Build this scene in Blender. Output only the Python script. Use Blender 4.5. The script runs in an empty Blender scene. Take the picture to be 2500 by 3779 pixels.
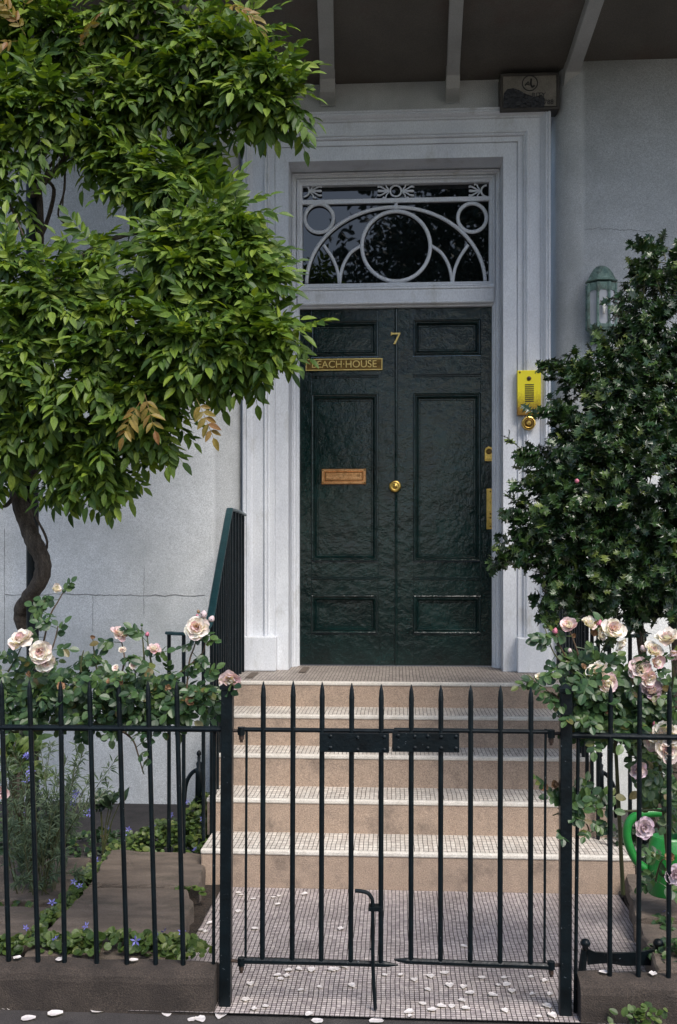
import bpy, math, random
import numpy as np
from mathutils import Vector, Matrix

random.seed(7)
RNG = np.random.default_rng(7)
PI = math.pi
scene = bpy.context.scene
COL = scene.collection

# ------------------------------------------------------------------ camera, sky, sun, exposure
F_PX, EYE, V0, YAW = 3628.0, 1.52, 2060.0, math.atan(215 / 3628.0)
CY, SY = math.cos(YAW), math.sin(YAW)
cam_d = bpy.data.cameras.new('camera')
cam = bpy.data.objects.new('camera', cam_d)
COL.objects.link(cam)
cam.location = (0, 0, EYE)
cam.rotation_euler = (PI / 2, 0, YAW)
cam_d.sensor_fit = 'VERTICAL'
cam_d.sensor_height = 36
cam_d.sensor_width = 24
cam_d.lens = 36 * F_PX / 3779.0
cam_d.shift_y = (V0 - 1889.5) / 3779.0
cam_d.clip_start = 0.05
cam_d.clip_end = 2000
scene.camera = cam

SUN_EL, SUN_AZ = math.radians(52), math.radians(150)
world = bpy.data.worlds.new('World')
scene.world = world
world.use_nodes = True
wn = world.node_tree
sky = wn.nodes.new('ShaderNodeTexSky')
sky.sky_type = 'NISHITA'
sky.sun_disc = False
sky.sun_elevation = SUN_EL
sky.sun_rotation = SUN_AZ
sky.dust_density = 2.0
bg = wn.nodes['Background']
bg.inputs['Strength'].default_value = 0.13
wn.links.new(sky.outputs[0], bg.inputs['Color'])
sun_d = bpy.data.lights.new('sun', 'SUN')
sun_d.energy = 2.0
sun_d.angle = math.radians(24)
sun_d.color = (1.0, 0.95, 0.88)
sun = bpy.data.objects.new('sun', sun_d)
COL.objects.link(sun)
sdir = Vector((math.sin(SUN_AZ) * math.cos(SUN_EL), math.cos(SUN_AZ) * math.cos(SUN_EL), math.sin(SUN_EL)))
sun.rotation_euler = (-sdir).to_track_quat('-Z', 'Y').to_euler()
sun.location = (3, -6, 12)
scene.view_settings.view_transform = 'Standard'
scene.view_settings.look = 'None'
scene.view_settings.exposure = 0.85
scene.view_settings.gamma = 1.0


# ------------------------------------------------------------------ measuring helpers
def at(u, v, Y):
    """point of the plane y = Y that the photograph shows at pixel (u, v)"""
    a = (u - 1250) / F_PX
    X = Y * (a * CY - SY) / (CY + a * SY)
    d = -X * SY + Y * CY
    return Vector((X, Y, EYE - (v - V0) * d / F_PX))


def atz(u, v, Z):
    d = F_PX * (EYE - Z) / (v - V0)
    lat = (u - 1250) / F_PX * d
    return Vector((lat * CY - d * SY, lat * SY + d * CY, Z))


# ------------------------------------------------------------------ materials
MATS = {}


def nmat(name):
    m = bpy.data.materials.new(name)
    m.use_nodes = True
    nt = m.node_tree
    b = nt.nodes['Principled BSDF']
    MATS[name] = m
    return m, nt, b


def N(nt, t, **kw):
    n = nt.nodes.new(t)
    for k, v in kw.items():
        if k in n.inputs:
            n.inputs[k].default_value = v
        else:
            setattr(n, k, v)
    return n


def coords(nt, scale=(1, 1, 1)):
    tc = N(nt, 'ShaderNodeTexCoord')
    mp = N(nt, 'ShaderNodeMapping')
    mp.inputs['Scale'].default_value = scale
    nt.links.new(tc.outputs['Object'], mp.inputs['Vector'])
    return mp.outputs[0]


def noise(nt, vec, scale, detail=4, rough=0.6):
    n = N(nt, 'ShaderNodeTexNoise')
    n.inputs['Scale'].default_value = scale
    n.inputs['Detail'].default_value = detail
    n.inputs['Roughness'].default_value = rough
    nt.links.new(vec, n.inputs['Vector'])
    return n.outputs['Fac']


def ramp(nt, fac, stops):
    r = N(nt, 'ShaderNodeValToRGB')
    e = r.color_ramp.elements
    while len(e) < len(stops):
        e.new(0.5)
    for el, (p, c) in zip(e, stops):
        el.position = p
        el.color = (c[0], c[1], c[2], 1) if hasattr(c, '__len__') else (c, c, c, 1)
    nt.links.new(fac, r.inputs[0])
    return r.outputs[0]


def mix(nt, fac, a, b, mode='MIX'):
    m = N(nt, 'ShaderNodeMix', data_type='RGBA', blend_type=mode)
    for s, x in ((0, fac), (6, a), (7, b)):
        if isinstance(x, bpy.types.NodeSocket):
            nt.links.new(x, m.inputs[s])
        elif s == 0:
            m.inputs[0].default_value = x
        else:
            m.inputs[s].default_value = (x[0], x[1], x[2], 1)
    return m.outputs[2]


def bump(nt, b, height, strength, dist=0.01, prev=None):
    bp = N(nt, 'ShaderNodeBump')
    bp.inputs['Strength'].default_value = strength
    bp.inputs['Distance'].default_value = dist
    nt.links.new(height, bp.inputs['Height'])
    if prev is not None:
        nt.links.new(prev, bp.inputs['Normal'])
    nt.links.new(bp.outputs[0], b.inputs['Normal'])
    return bp.outputs[0]


def surf(name, c1, c2, scale=8, rough=0.6, metal=0.0, grain=0.0, gscale=220, bstr=0.0, bscale=80, bdist=0.005,
         stretch=(1, 1, 1), dirt=None, dscale=2.5, dlo=0.55, dhi=0.75, spec=0.5):
    m, nt, b = nmat(name)
    vec = coords(nt, stretch)
    col = ramp(nt, noise(nt, vec, scale), [(0.3, c1), (0.7, c2)])
    if grain:
        g = ramp(nt, noise(nt, vec, gscale, 2), [(0.3, 1 - grain), (0.7, 1 + grain)])
        col = mix(nt, 1.0, col, g, 'MULTIPLY')
    if dirt is not None:
        d = ramp(nt, noise(nt, vec, dscale, 8, 0.7), [(dlo, 0.0), (dhi, 1.0)])
        col = mix(nt, d, col, dirt)
    nt.links.new(col, b.inputs['Base Color'])
    b.inputs['Roughness'].default_value = rough
    b.inputs['Metallic'].default_value = metal
    b.inputs['Specular IOR Level'].default_value = spec
    if bstr:
        bump(nt, b, noise(nt, vec, bscale, 4), bstr, bdist)
    return m


def make_materials():
    surf('stucco', (0.46, 0.47, 0.47), (0.56, 0.57, 0.57), 1.6, 0.85, grain=0.30, gscale=210, bstr=0.55, bscale=130,
         dirt=(0.30, 0.31, 0.30), dscale=1.1, dlo=0.45, dhi=0.75)
    surf('white_paint', (0.60, 0.62, 0.66), (0.72, 0.74, 0.77), 5, 0.42, grain=0.12, gscale=190, bstr=0.3, bscale=60,
         dirt=(0.42, 0.42, 0.40), dscale=7, dlo=0.56, dhi=0.8, stretch=(1, 1, 0.45))
    surf('soffit_paint', (0.10, 0.090, 0.075), (0.15, 0.135, 0.115), 2, 0.8, grain=0.2, gscale=160, bstr=0.3,
         dirt=(0.12, 0.07, 0.055), dscale=1.6, dlo=0.5, dhi=0.8)
    surf('rib_paint', (0.36, 0.36, 0.34), (0.46, 0.46, 0.44), 4, 0.7, grain=0.15, bstr=0.2)
    surf('lead', (0.10, 0.10, 0.11), (0.14, 0.14, 0.15), 4, 0.6)
    # door paint: black-green gloss, brush marks, slightly wavy
    m, nt, b = nmat('door_paint')
    vec = coords(nt)
    c = ramp(nt, noise(nt, vec, 6, 6), [(0.3, (0.001, 0.006, 0.006)), (0.6, (0.003, 0.015, 0.014)), (0.8, (0.006, 0.027, 0.026))])
    v2 = coords(nt, (60, 60, 5))
    streak = noise(nt, v2, 2.2, 4, 0.7)
    sp = ramp(nt, noise(nt, vec, 190, 2), [(0.66, 0.0), (0.72, 1.0)])
    c = mix(nt, sp, c, (0.02, 0.09, 0.085))
    nt.links.new(c, b.inputs['Base Color'])
    r = ramp(nt, streak, [(0.35, 0.10), (0.7, 0.26)])
    nt.links.new(r, b.inputs['Roughness'])
    b.inputs['Specular IOR Level'].default_value = 0.45
    b1 = bump(nt, b, noise(nt, vec, 14, 3), 0.28, 0.02)
    b2 = bump(nt, b, streak, 0.12, 0.003, b1)
    bump(nt, b, noise(nt, vec, 150, 2), 0.25, 0.003, b2)
    # iron: blue-black paint with chips
    m, nt, b = nmat('iron')
    vec = coords(nt)
    c = ramp(nt, noise(nt, vec, 18, 5), [(0.3, (0.0015, 0.003, 0.004)), (0.7, (0.004, 0.009, 0.012))])
    sp = ramp(nt, noise(nt, vec, 120, 3), [(0.70, 0.0), (0.74, 1.0)])
    c = mix(nt, sp, c, (0.16, 0.19, 0.21))
    nt.links.new(c, b.inputs['Base Color'])
    b.inputs['Roughness'].default_value = 0.38
    b.inputs['Specular IOR Level'].default_value = 0.25
    bump(nt, b, noise(nt, vec, 70, 4), 0.35, 0.004)
    surf('iron_teal', (0.008, 0.035, 0.042), (0.014, 0.055, 0.062), 12, 0.35, grain=0.3, bstr=0.2)
    surf('rust', (0.015, 0.012, 0.011), (0.05, 0.026, 0.015), 40, 0.75, grain=0.4, bstr=0.5)
    # riser sandstone
    surf('sandstone', (0.30, 0.22, 0.165), (0.44, 0.335, 0.255), 5, 0.9, grain=0.42, gscale=240, bstr=0.5, bscale=150,
         dirt=(0.12, 0.09, 0.072), dscale=5.0, dlo=0.46, dhi=0.74)
    surf('nosing_stone', (0.52, 0.48, 0.42), (0.66, 0.62, 0.56), 18, 0.8, grain=0.25, bstr=0.4)
    surf('kerb_stone', (0.028, 0.021, 0.017), (0.066, 0.050, 0.040), 9, 0.92, grain=0.6, gscale=260, bstr=0.9, bscale=170,
         dirt=(0.03, 0.023, 0.02), dscale=4)
    surf('slab_stone', (0.085, 0.066, 0.052), (0.17, 0.133, 0.105), 5, 0.92, grain=0.4, gscale=230, bstr=0.8, bscale=110,
         dirt=(0.05, 0.045, 0.03), dscale=3.5, stretch=(1, 2.5, 2))
    surf('pavement', (0.03, 0.026, 0.026), (0.062, 0.055, 0.052), 10, 0.9, grain=0.5, gscale=260, bstr=0.8, bscale=190)
    surf('soil', (0.018, 0.013, 0.009), (0.045, 0.031, 0.022), 14, 0.95, grain=0.6, gscale=120, bstr=1.0, bscale=60, bdist=0.02)
    surf('brass', (0.52, 0.33, 0.07), (0.78, 0.54, 0.16), 20, 0.3, 1.0, grain=0.25, bstr=0.2, dirt=(0.16, 0.08, 0.02), dscale=22, dlo=0.55, dhi=0.75)
    surf('copper_brass', (0.50, 0.24, 0.10), (0.74, 0.42, 0.20), 24, 0.36, 1.0, grain=0.25, bstr=0.2, dirt=(0.14, 0.06, 0.02), dscale=30)
    surf('brass_dark', (0.10, 0.06, 0.018), (0.22, 0.13, 0.035), 40, 0.5, 0.8, grain=0.3, bstr=0.3)
    surf('gold_paint', (0.62, 0.44, 0.12), (0.78, 0.60, 0.22), 30, 0.4, 0.35)
    # polished intercom plate, tarnished at its foot
    m, nt, b = nmat('intercom_brass')
    tc = N(nt, 'ShaderNodeTexCoord')
    sx = N(nt, 'ShaderNodeSeparateXYZ')
    nt.links.new(tc.outputs['Object'], sx.inputs[0])
    ns = noise(nt, tc.outputs['Object'], 70, 5, 0.7)
    ad = N(nt, 'ShaderNodeMath', operation='MULTIPLY_ADD')
    nt.links.new(ns, ad.inputs[0])
    ad.inputs[1].default_value = 0.16
    nt.links.new(sx.outputs[2], ad.inputs[2])
    col = ramp(nt, ad.outputs[0], [(0.11, (0.24, 0.125, 0.015)), (0.23, (0.86, 0.72, 0.03))])
    nt.links.new(col, b.inputs['Base Color'])
    b.inputs['Metallic'].default_value = 0.35
    b.inputs['Roughness'].default_value = 0.35
    surf('verdigris', (0.09, 0.16, 0.14), (0.21, 0.30, 0.26), 30, 0.75, 0.2, grain=0.3, bstr=0.4, dirt=(0.05, 0.045, 0.035), dscale=14, dlo=0.5, dhi=0.7)
    surf('lamp_glass', (0.34, 0.35, 0.37), (0.46, 0.47, 0.50), 8, 0.15)
    surf('bulb', (0.75, 0.73, 0.68), (0.85, 0.83, 0.78), 8, 0.2)
    m, nt, b = nmat('dark_glass')
    b.inputs['Base Color'].default_value = (0.004, 0.006, 0.006, 1)
    b.inputs['Roughness'].default_value = 0.015
    b.inputs['IOR'].default_value = 1.6
    bump(nt, b, noise(nt, coords(nt), 5, 2), 0.012, 0.01)
    surf('alarm_plastic', (0.16, 0.145, 0.12), (0.22, 0.20, 0.17), 12, 0.55, grain=0.25, dirt=(0.08, 0.07, 0.06), dscale=9)
    surf('alarm_frame', (0.035, 0.03, 0.026), (0.055, 0.05, 0.042), 12, 0.5)
    surf('alarm_print', (0.008, 0.009, 0.012), (0.016, 0.018, 0.024), 12, 0.12, bstr=0.7, bscale=45, bdist=0.02)
    surf('black_print', (0.010, 0.010, 0.010), (0.015, 0.015, 0.015), 10, 0.6)
    surf('black', (0.004, 0.004, 0.004), (0.008, 0.008, 0.008), 10, 0.4)
    surf('green_plastic', (0.012, 0.16, 0.025), (0.02, 0.22, 0.04), 6, 0.32, grain=0.12, bstr=0.15)
    surf('bark', (0.055, 0.040, 0.030), (0.16, 0.125, 0.095), 14, 0.95, grain=0.5, gscale=120, bstr=1.0, bscale=55, bdist=0.02, stretch=(3, 3, 0.6))
    surf('stem_green', (0.035, 0.055, 0.015), (0.085, 0.075, 0.03), 25, 0.6)
    surf('stem_red', (0.07, 0.035, 0.02), (0.10, 0.07, 0.035), 25, 0.6)
    surf('crack', (0.12, 0.12, 0.11), (0.2, 0.2, 0.19), 40, 0.9)

    def leafmat(name, stops, rough=0.45, trans=0.25, sc=None):
        m, nt, b = nmat(name)
        g = N(nt, 'ShaderNodeNewGeometry')
        c = ramp(nt, g.outputs['Random Per Island'], stops)
        vec = coords(nt)
        v = ramp(nt, noise(nt, vec, sc or 130, 3), [(0.25, 0.72), (0.75, 1.28)])
        c = mix(nt, 1.0, c, v, 'MULTIPLY')
        nt.links.new(c, b.inputs['Base Color'])
        b.inputs['Roughness'].default_value = rough
        tr = N(nt, 'ShaderNodeBsdfTranslucent')
        c2 = mix(nt, 1.0, c, (1.3, 1.25, 0.5), 'MULTIPLY')
        nt.links.new(c2, tr.inputs[0])
        mx = N(nt, 'ShaderNodeMixShader')
        mx.inputs[0].default_value = trans
        nt.links.new(b.outputs[0], mx.inputs[1])
        nt.links.new(tr.outputs[0], mx.inputs[2])
        nt.links.new(mx.outputs[0], nt.nodes['Material Output'].inputs['Surface'])

    leafmat('wisteria_leaf', [(0.0, (0.028, 0.070, 0.010)), (0.4, (0.070, 0.135, 0.014)), (0.8, (0.135, 0.215, 0.020)), (1.0, (0.21, 0.28, 0.03))], 0.55, 0.3)
    leafmat('wisteria_yellow', [(0.0, (0.16, 0.13, 0.02)), (0.6, (0.24, 0.17, 0.03)), (1.0, (0.20, 0.09, 0.025))], 0.5, 0.3)
    leafmat('holly_leaf', [(0.0, (0.006, 0.018, 0.006)), (0.6, (0.018, 0.046, 0.013)), (0.9, (0.05, 0.09, 0.022)), (1.0, (0.12, 0.15, 0.035))], 0.30, 0.08)
    leafmat('rose_leaf', [(0.0, (0.018, 0.045, 0.018)), (0.6, (0.045, 0.095, 0.032)), (0.95, (0.085, 0.14, 0.035)), (1.0, (0.13, 0.09, 0.03))], 0.4, 0.18)
    leafmat('cover_leaf', [(0.0, (0.030, 0.060, 0.014)), (0.7, (0.075, 0.125, 0.022)), (1.0, (0.13, 0.16, 0.04))], 0.5, 0.2)
    leafmat('dark_leaf', [(0.0, (0.008, 0.020, 0.010)), (1.0, (0.03, 0.055, 0.022))], 0.4, 0.1)
    leafmat('feather_leaf', [(0.0, (0.045, 0.075, 0.04)), (1.0, (0.12, 0.165, 0.09))], 0.6, 0.2)
    leafmat('petal_white', [(0.0, (0.72, 0.58, 0.60)), (0.35, (0.82, 0.76, 0.75)), (1.0, (0.86, 0.84, 0.82))], 0.5, 0.25, 60)
    leafmat('petal_pink', [(0.0, (0.70, 0.46, 0.54)), (0.5, (0.78, 0.61, 0.66)), (1.0, (0.84, 0.76, 0.77))], 0.5, 0.25, 60)
    leafmat('petal_deep', [(0.0, (0.50, 0.10, 0.18)), (1.0, (0.66, 0.25, 0.33))], 0.5, 0.2)
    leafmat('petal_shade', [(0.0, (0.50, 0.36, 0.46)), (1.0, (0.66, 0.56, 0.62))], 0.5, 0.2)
    leafmat('stamen', [(0.0, (0.45, 0.28, 0.02)), (1.0, (0.70, 0.50, 0.05))], 0.6, 0.1)
    leafmat('purple_petal', [(0.0, (0.14, 0.13, 0.50)), (1.0, (0.30, 0.30, 0.75))], 0.5, 0.2)
    leafmat('dry_leaf', [(0.0, (0.20, 0.10, 0.05)), (1.0, (0.36, 0.22, 0.12))], 0.7, 0.1)
    leafmat('fallen_petal', [(0.0, (0.64, 0.55, 0.56)), (1.0, (0.80, 0.78, 0.76))], 0.5, 0.15, 60)

    def mosaic(name, w, h, mort, tile1, tile2, grout, wear):
        m, nt, b = nmat(name)
        vec = coords(nt)
        br = N(nt, 'ShaderNodeTexBrick')
        br.offset = 0.0
        br.squash = 1.0
        nt.links.new(vec, br.inputs['Vector'])
        for k, v in (('Scale', 1.0), ('Mortar Size', mort), ('Mortar Smooth', 0.15), ('Bias', 0.0), ('Brick Width', w), ('Row Height', h)):
            br.inputs[k].default_value = v
        br.inputs['Color1'].default_value = (*tile1, 1)
        br.inputs['Color2'].default_value = (*tile2, 1)
        br.inputs['Mortar'].default_value = (*grout, 1)
        # warp so the hand-laid rows wander a little
        ns = N(nt, 'ShaderNodeTexNoise')
        ns.inputs['Scale'].default_value = 7
        nt.links.new(vec, ns.inputs['Vector'])
        va = N(nt, 'ShaderNodeVectorMath', operation='MULTIPLY_ADD')
        va.inputs[1].default_value = (0.010, 0.010, 0)
        nt.links.new(ns.outputs['Color'], va.inputs[0])
        nt.links.new(vec, va.inputs[2])
        nt.links.new(va.outputs[0], br.inputs['Vector'])
        d = ramp(nt, noise(nt, vec, 3.2, 7, 0.7), [(0.40, 1.0), (0.75, wear)])
        g = ramp(nt, noise(nt, vec, 55, 2), [(0.3, 0.72), (0.7, 1.15)])
        col = mix(nt, 1.0, mix(nt, 1.0, br.outputs['Color'], d, 'MULTIPLY'), g, 'MULTIPLY')
        nt.links.new(col, b.inputs['Base Color'])
        b.inputs['Roughness'].default_value = 0.6
        inv = N(nt, 'ShaderNodeMath', operation='SUBTRACT')
        inv.inputs[0].default_value = 1.0
        nt.links.new(br.outputs['Fac'], inv.inputs[1])
        bump(nt, b, inv.outputs[0], 0.5, 0.003)

    mosaic('mosaic_path', 0.0168, 0.0160, 0.0016, (0.62, 0.55, 0.52), (0.42, 0.36, 0.36), (0.035, 0.028, 0.026), 0.50)
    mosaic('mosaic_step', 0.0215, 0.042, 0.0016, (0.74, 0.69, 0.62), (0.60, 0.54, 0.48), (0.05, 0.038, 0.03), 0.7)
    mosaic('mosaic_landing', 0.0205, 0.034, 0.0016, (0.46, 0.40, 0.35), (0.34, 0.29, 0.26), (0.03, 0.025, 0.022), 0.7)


make_materials()


# ------------------------------------------------------------------ mesh building
class MB:
    def __init__(self, *mats):
        self.mats = list(mats)
        self.v, self.f, self.m = [], [], []
        self.n = 0

    def mi(self, mat):
        if mat is None:
            return 0
        if mat not in self.mats:
            self.mats.append(mat)
        return self.mats.index(mat)

    def add(self, verts, faces, mat=None):
        k = self.mi(mat)
        o = self.n
        verts = np.asarray(verts, dtype=float).reshape(-1, 3)
        self.v.append(verts)
        self.n += len(verts)
        self.f.extend([tuple(i + o for i in f) for f in faces])
        self.m.extend([k] * len(faces))

    def inst(self, tv, tf, M, mat=None):
        """numpy instancing of a template: M = (n,3,4)"""
        n, nv = len(M), len(tv)
        k = self.mi(mat)
        V = np.einsum('nij,vj->nvi', M[:, :, :3], tv) + M[:, None, :, 3]
        o = self.n
        self.v.append(V.reshape(-1, 3))
        self.n += n * nv
        for i in range(n):
            b = o + i * nv
            self.f.extend([tuple(j + b for j in f) for f in tf])
        self.m.extend([k] * (n * len(tf)))

    def box(self, x0, x1, y0, y1, z0, z1, mat=None):
        x0, x1 = min(x0, x1), max(x0, x1)
        z0, z1 = min(z0, z1), max(z0, z1)
        self.add([(x, y, z) for z in (z0, z1) for y in (y0, y1) for x in (x0, x1)],
                 [(0, 2, 3, 1), (4, 5, 7, 6), (0, 1, 5, 4), (2, 6, 7, 3), (0, 4, 6, 2), (1, 3, 7, 5)], mat)
        return self

    def tube(self, pts, r, n=8, mat=None, closed=False, flat=1.0, cap=True):
        pts = [Vector(p) for p in pts]
        m = len(pts)
        rs = r if hasattr(r, '__len__') else [r] * m
        V, up = [], None
        for i, p in enumerate(pts):
            if closed:
                t = pts[(i + 1) % m] - pts[i - 1]
            else:
                t = pts[min(i + 1, m - 1)] - pts[max(i - 1, 0)]
            t = t.normalized() if t.length > 1e-9 else Vector((0, 0, 1))
            if up is None:
                up = Vector((0, 1, 0)) if abs(t.y) < 0.9 else Vector((1, 0, 0))
            a = t.cross(up).normalized()
            bvec = a.cross(t).normalized()
            up = bvec
            for j in range(n):
                q = 2 * PI * j / n + PI / n
                V.append(p + (a * math.cos(q) + bvec * math.sin(q) * flat) * rs[i])
        Fc = []
        for i in range(m if closed else m - 1):
            i2 = (i + 1) % m
            for j in range(n):
                j2 = (j + 1) % n
                Fc.append((i * n + j, i * n + j2, i2 * n + j2, i2 * n + j))
        if cap and not closed:
            Fc.append(tuple(range(n))[::-1])
            Fc.append(tuple((m - 1) * n + j for j in range(n)))
        self.add(V, Fc, mat)
        return self

    def lathe(self, prof, c, axis='z', n=24, mat=None, half=False):
        """prof = [(radius, along)]"""
        V, Fc = [], []
        for (r, h) in prof:
            for j in range(n):
                q = 2 * PI * j / n
                a, b = r * math.cos(q), r * math.sin(q)
                V.append((c[0] + a, c[1] + b, c[2] + h) if axis == 'z' else (c[0] + a, c[1] - h, c[2] + b))
        for i in range(len(prof) - 1):
            for j in range(n):
                j2 = (j + 1) % n
                Fc.append((i * n + j, i * n + j2, (i + 1) * n + j2, (i + 1) * n + j))
        Fc.append(tuple(range(n))[::-1])
        Fc.append(tuple((len(prof) - 1) * n + j for j in range(n)))
        self.add(V, Fc, mat)
        return self

    def prism(self, poly, z0, z1, mat=None):
        n = len(poly)
        V = [(p[0], p[1], z0) for p in poly] + [(p[0], p[1], z1) for p in poly]
        self.add(V, [tuple(range(n))[::-1], tuple(range(n, 2 * n))] + [(i, (i + 1) % n, n + (i + 1) % n, n + i) for i in range(n)], mat)
        return self

    def prism_y(self, poly, y0, y1, mat=None):
        """outline in x,z pushed along y"""
        n = len(poly)
        V = [(p[0], y0, p[1]) for p in poly] + [(p[0], y1, p[1]) for p in poly]
        self.add(V, [tuple(range(n)), tuple(range(n, 2 * n))[::-1]] + [(i, n + i, n + (i + 1) % n, (i + 1) % n) for i in range(n)], mat)
        return self

    def sweep_rect(self, x0, x1, z0, z1, prof, mat=None, open_bottom=False):
        """mitred moulding round a rectangle; prof = [(inward offset, y)]"""
        k = len(prof)
        V, Fc = [], []
        for (o, y) in prof:
            if open_bottom:
                V += [(x0 + o, y, z0), (x0 + o, y, z1 - o), (x1 - o, y, z1 - o), (x1 - o, y, z0)]
            else:
                V += [(x0 + o, y, z0 + o), (x0 + o, y, z1 - o), (x1 - o, y, z1 - o), (x1 - o, y, z0 + o)]
        for i in range(k - 1):
            for j in range(3 if open_bottom else 4):
                j2 = (j + 1) % 4
                Fc.append((i * 4 + j, i * 4 + j2, (i + 1) * 4 + j2, (i + 1) * 4 + j))
        self.add(V, Fc, mat)
        return self

    def build(self, name, parent=None, bevel=0.0, smooth=False, origin=None):
        me = bpy.data.meshes.new(name)
        V = np.concatenate(self.v) if self.v else np.zeros((0, 3))
        off = Vector((0, 0, 0))
        if parent is not None:
            off = wloc(parent)
        elif origin is not None:
            off = Vector(origin)
        V = V - np.array(off)
        me.from_pydata(V.tolist(), [], self.f)
        for mn in self.mats:
            me.materials.append(MATS[mn])
        me.polygons.foreach_set('material_index', self.m)
        if smooth:
            me.polygons.foreach_set('use_smooth', [True] * len(self.f))
        me.update()
        o = bpy.data.objects.new(name, me)
        COL.objects.link(o)
        if parent is not None:
            o.parent = parent
        elif origin is not None:
            o.location = off
        if bevel:
            md = o.modifiers.new('bevel', 'BEVEL')
            md.width = bevel
            md.segments = 2
            md.limit_method = 'ANGLE'
            md.angle_limit = math.radians(40)
        return o


def wloc(o):
    l = Vector(o.location)
    while o.parent:
        o = o.parent
        l += Vector(o.location)
    return l


def tag(o, label, cat, group=None):
    o['label'] = label
    o['category'] = cat
    if group:
        o['group'] = group
    return o


def thing(name, loc, label, cat, group=None):
    o = bpy.data.objects.new(name, None)
    o.empty_display_size = 0.1
    COL.objects.link(o)
    o.location = loc
    return tag(o, label, cat, group)


def structure(o, kind='structure'):
    o['kind'] = kind
    return o


def text_geo(s, size, depth, center, mb, mat, xscale=1.0):
    cu = bpy.data.curves.new('lettering', 'FONT')
    cu.body = s
    cu.size = size
    cu.extrude = depth
    cu.align_x = 'CENTER'
    cu.align_y = 'CENTER'
    ob = bpy.data.objects.new('lettering', cu)
    COL.objects.link(ob)
    dg = bpy.context.evaluated_depsgraph_get()
    me = bpy.data.meshes.new_from_object(ob.evaluated_get(dg))
    V = [(center[0] + v.co.x * xscale, center[1] - v.co.z, center[2] + v.co.y) for v in me.vertices]
    mb.add(V, [tuple(p.vertices) for p in me.polygons], mat)
    bpy.data.objects.remove(ob)
    bpy.data.meshes.remove(me)
    bpy.data.curves.remove(cu)


# ------------------------------------------------------------------ ground and setting
LAND = 0.814
PATH_F, WALL_Y, ARCH_Y, DOOR_Y = 3.257, 6.05, 6.20, 6.44

g = MB('pavement')
g.add([(-200, -200, -0.012), (200, -200, -0.012), (200, 200, -0.012), (-200, 200, -0.012)], [(0, 1, 2, 3)])
structure(g.build('pavement'))
g = MB('mosaic_path')
g.add([(-0.90, PATH_F, 0), (1.0, PATH_F, 0), (1.0, 4.53, 0), (-0.90, 4.53, 0)], [(0, 1, 2, 3)])
structure(g.build('path'))


def soil_sheet(x0, x1, y0, y1, zf, nx=24, ny=24):
    mb = MB('soil')
    V, Fc = [], []
    for j in range(ny + 1):
        for i in range(nx + 1):
            x = x0 + (x1 - x0) * i / nx
            y = y0 + (y1 - y0) * j / ny
            V.append((x, y, zf(x, y) + random.uniform(-.008, .008)))
    for j in range(ny):
        for i in range(nx):
            a = j * (nx + 1) + i
            Fc.append((a, a + 1, a + nx + 2, a + nx + 1))
    mb.add(V, Fc)
    return structure(mb.build('garden_soil', smooth=True))


soil_sheet(-4, -0.80, 3.45, 6.1, lambda x, y: 0.045 - 0.04 * (y - 3.5))
soil_sheet(1.0, 4, 3.45, 6.1, lambda x, y: 0.045 - 0.03 * (y - 3.5))

# ------------------------------------------------------------------ the house
house = thing('house', (0, 6.2, 0), 'white stucco house front with moulded doorcase, fanlight and dark green double door', 'house')


def wall_side(sx):
    mb = MB('stucco')
    prof = [(sx * 5.0, WALL_Y), (sx * 1.15, WALL_Y)]
    for k in range(0, 9):
        q = PI / 2 * k / 8
        prof.append((sx * (1.15 - 0.165 * math.sin(q)), ARCH_Y + 0.01 - (ARCH_Y + 0.01 - WALL_Y) * math.cos(q)))
    prof.append((sx * 0.985, 6.5))
    zs = [-0.5, 1.0, 2.5, 4.62]
    V = [(p[0], p[1], z) for z in zs for p in prof]
    n = len(prof)
    Fc = []
    for k in range(len(zs) - 1):
        for i in range(n - 1):
            f = (k * n + i, k * n + i + 1, (k + 1) * n + i + 1, (k + 1) * n + i)
            Fc.append(f if sx < 0 else f[::-1])
    mb.add(V, Fc)
    o = mb.build('wall', house)
    for p in o.data.polygons:
        p.use_smooth = True
    return o


wl = wall_side(-1)
wr = wall_side(1)
mb = MB('stucco')
mb.box(-0.984, 0.984, ARCH_Y, 6.5, 4.29, 4.62)
mb.build('header_wall', house)

# hairline cracks in the render
def crack(p0, p1, Y, wdt=0.0022, wob=0.006):
    mb = MB('crack')
    n = 40
    A = [at(p0[0] + (p1[0] - p0[0]) * i / n, p0[1] + (p1[1] - p0[1]) * i / n, Y) for i in range(n + 1)]
    dz = 0
    V = []
    vert = abs(p1[1] - p0[1]) > abs(p1[0] - p0[0])
    for a in A:
        dz = dz * 0.8 + random.uniform(-wob, wob)
        w = wdt * random.uniform(0.5, 1.0)
        if vert:
            V += [(a.x + dz - w, Y - .0025, a.z), (a.x + dz + w, Y - .0025, a.z)]
        else:
            V += [(a.x, Y - .0025, a.z + dz - w), (a.x, Y - .0025, a.z + dz + w)]
    mb.add(V, [(2 * i, 2 * i + 2, 2 * i + 3, 2 * i + 1) for i in range(n)])
    mb.build('plaster_crack', house)


crack((20, 2193), (758, 2196), WALL_Y)
crack((2160, 846), (2420, 848), WALL_Y, 0.0012)
crack((344, 2198), (344, 2330), WALL_Y, 0.0010, 0.002)
crack((533, 2090), (531, 2270), WALL_Y, 0.0010, 0.002)
crack((18, 1950), (18, 2420), WALL_Y, 0.0016, 0.001)
crack((2350, 2436), (2440, 2440), WALL_Y, 0.0012)

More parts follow.
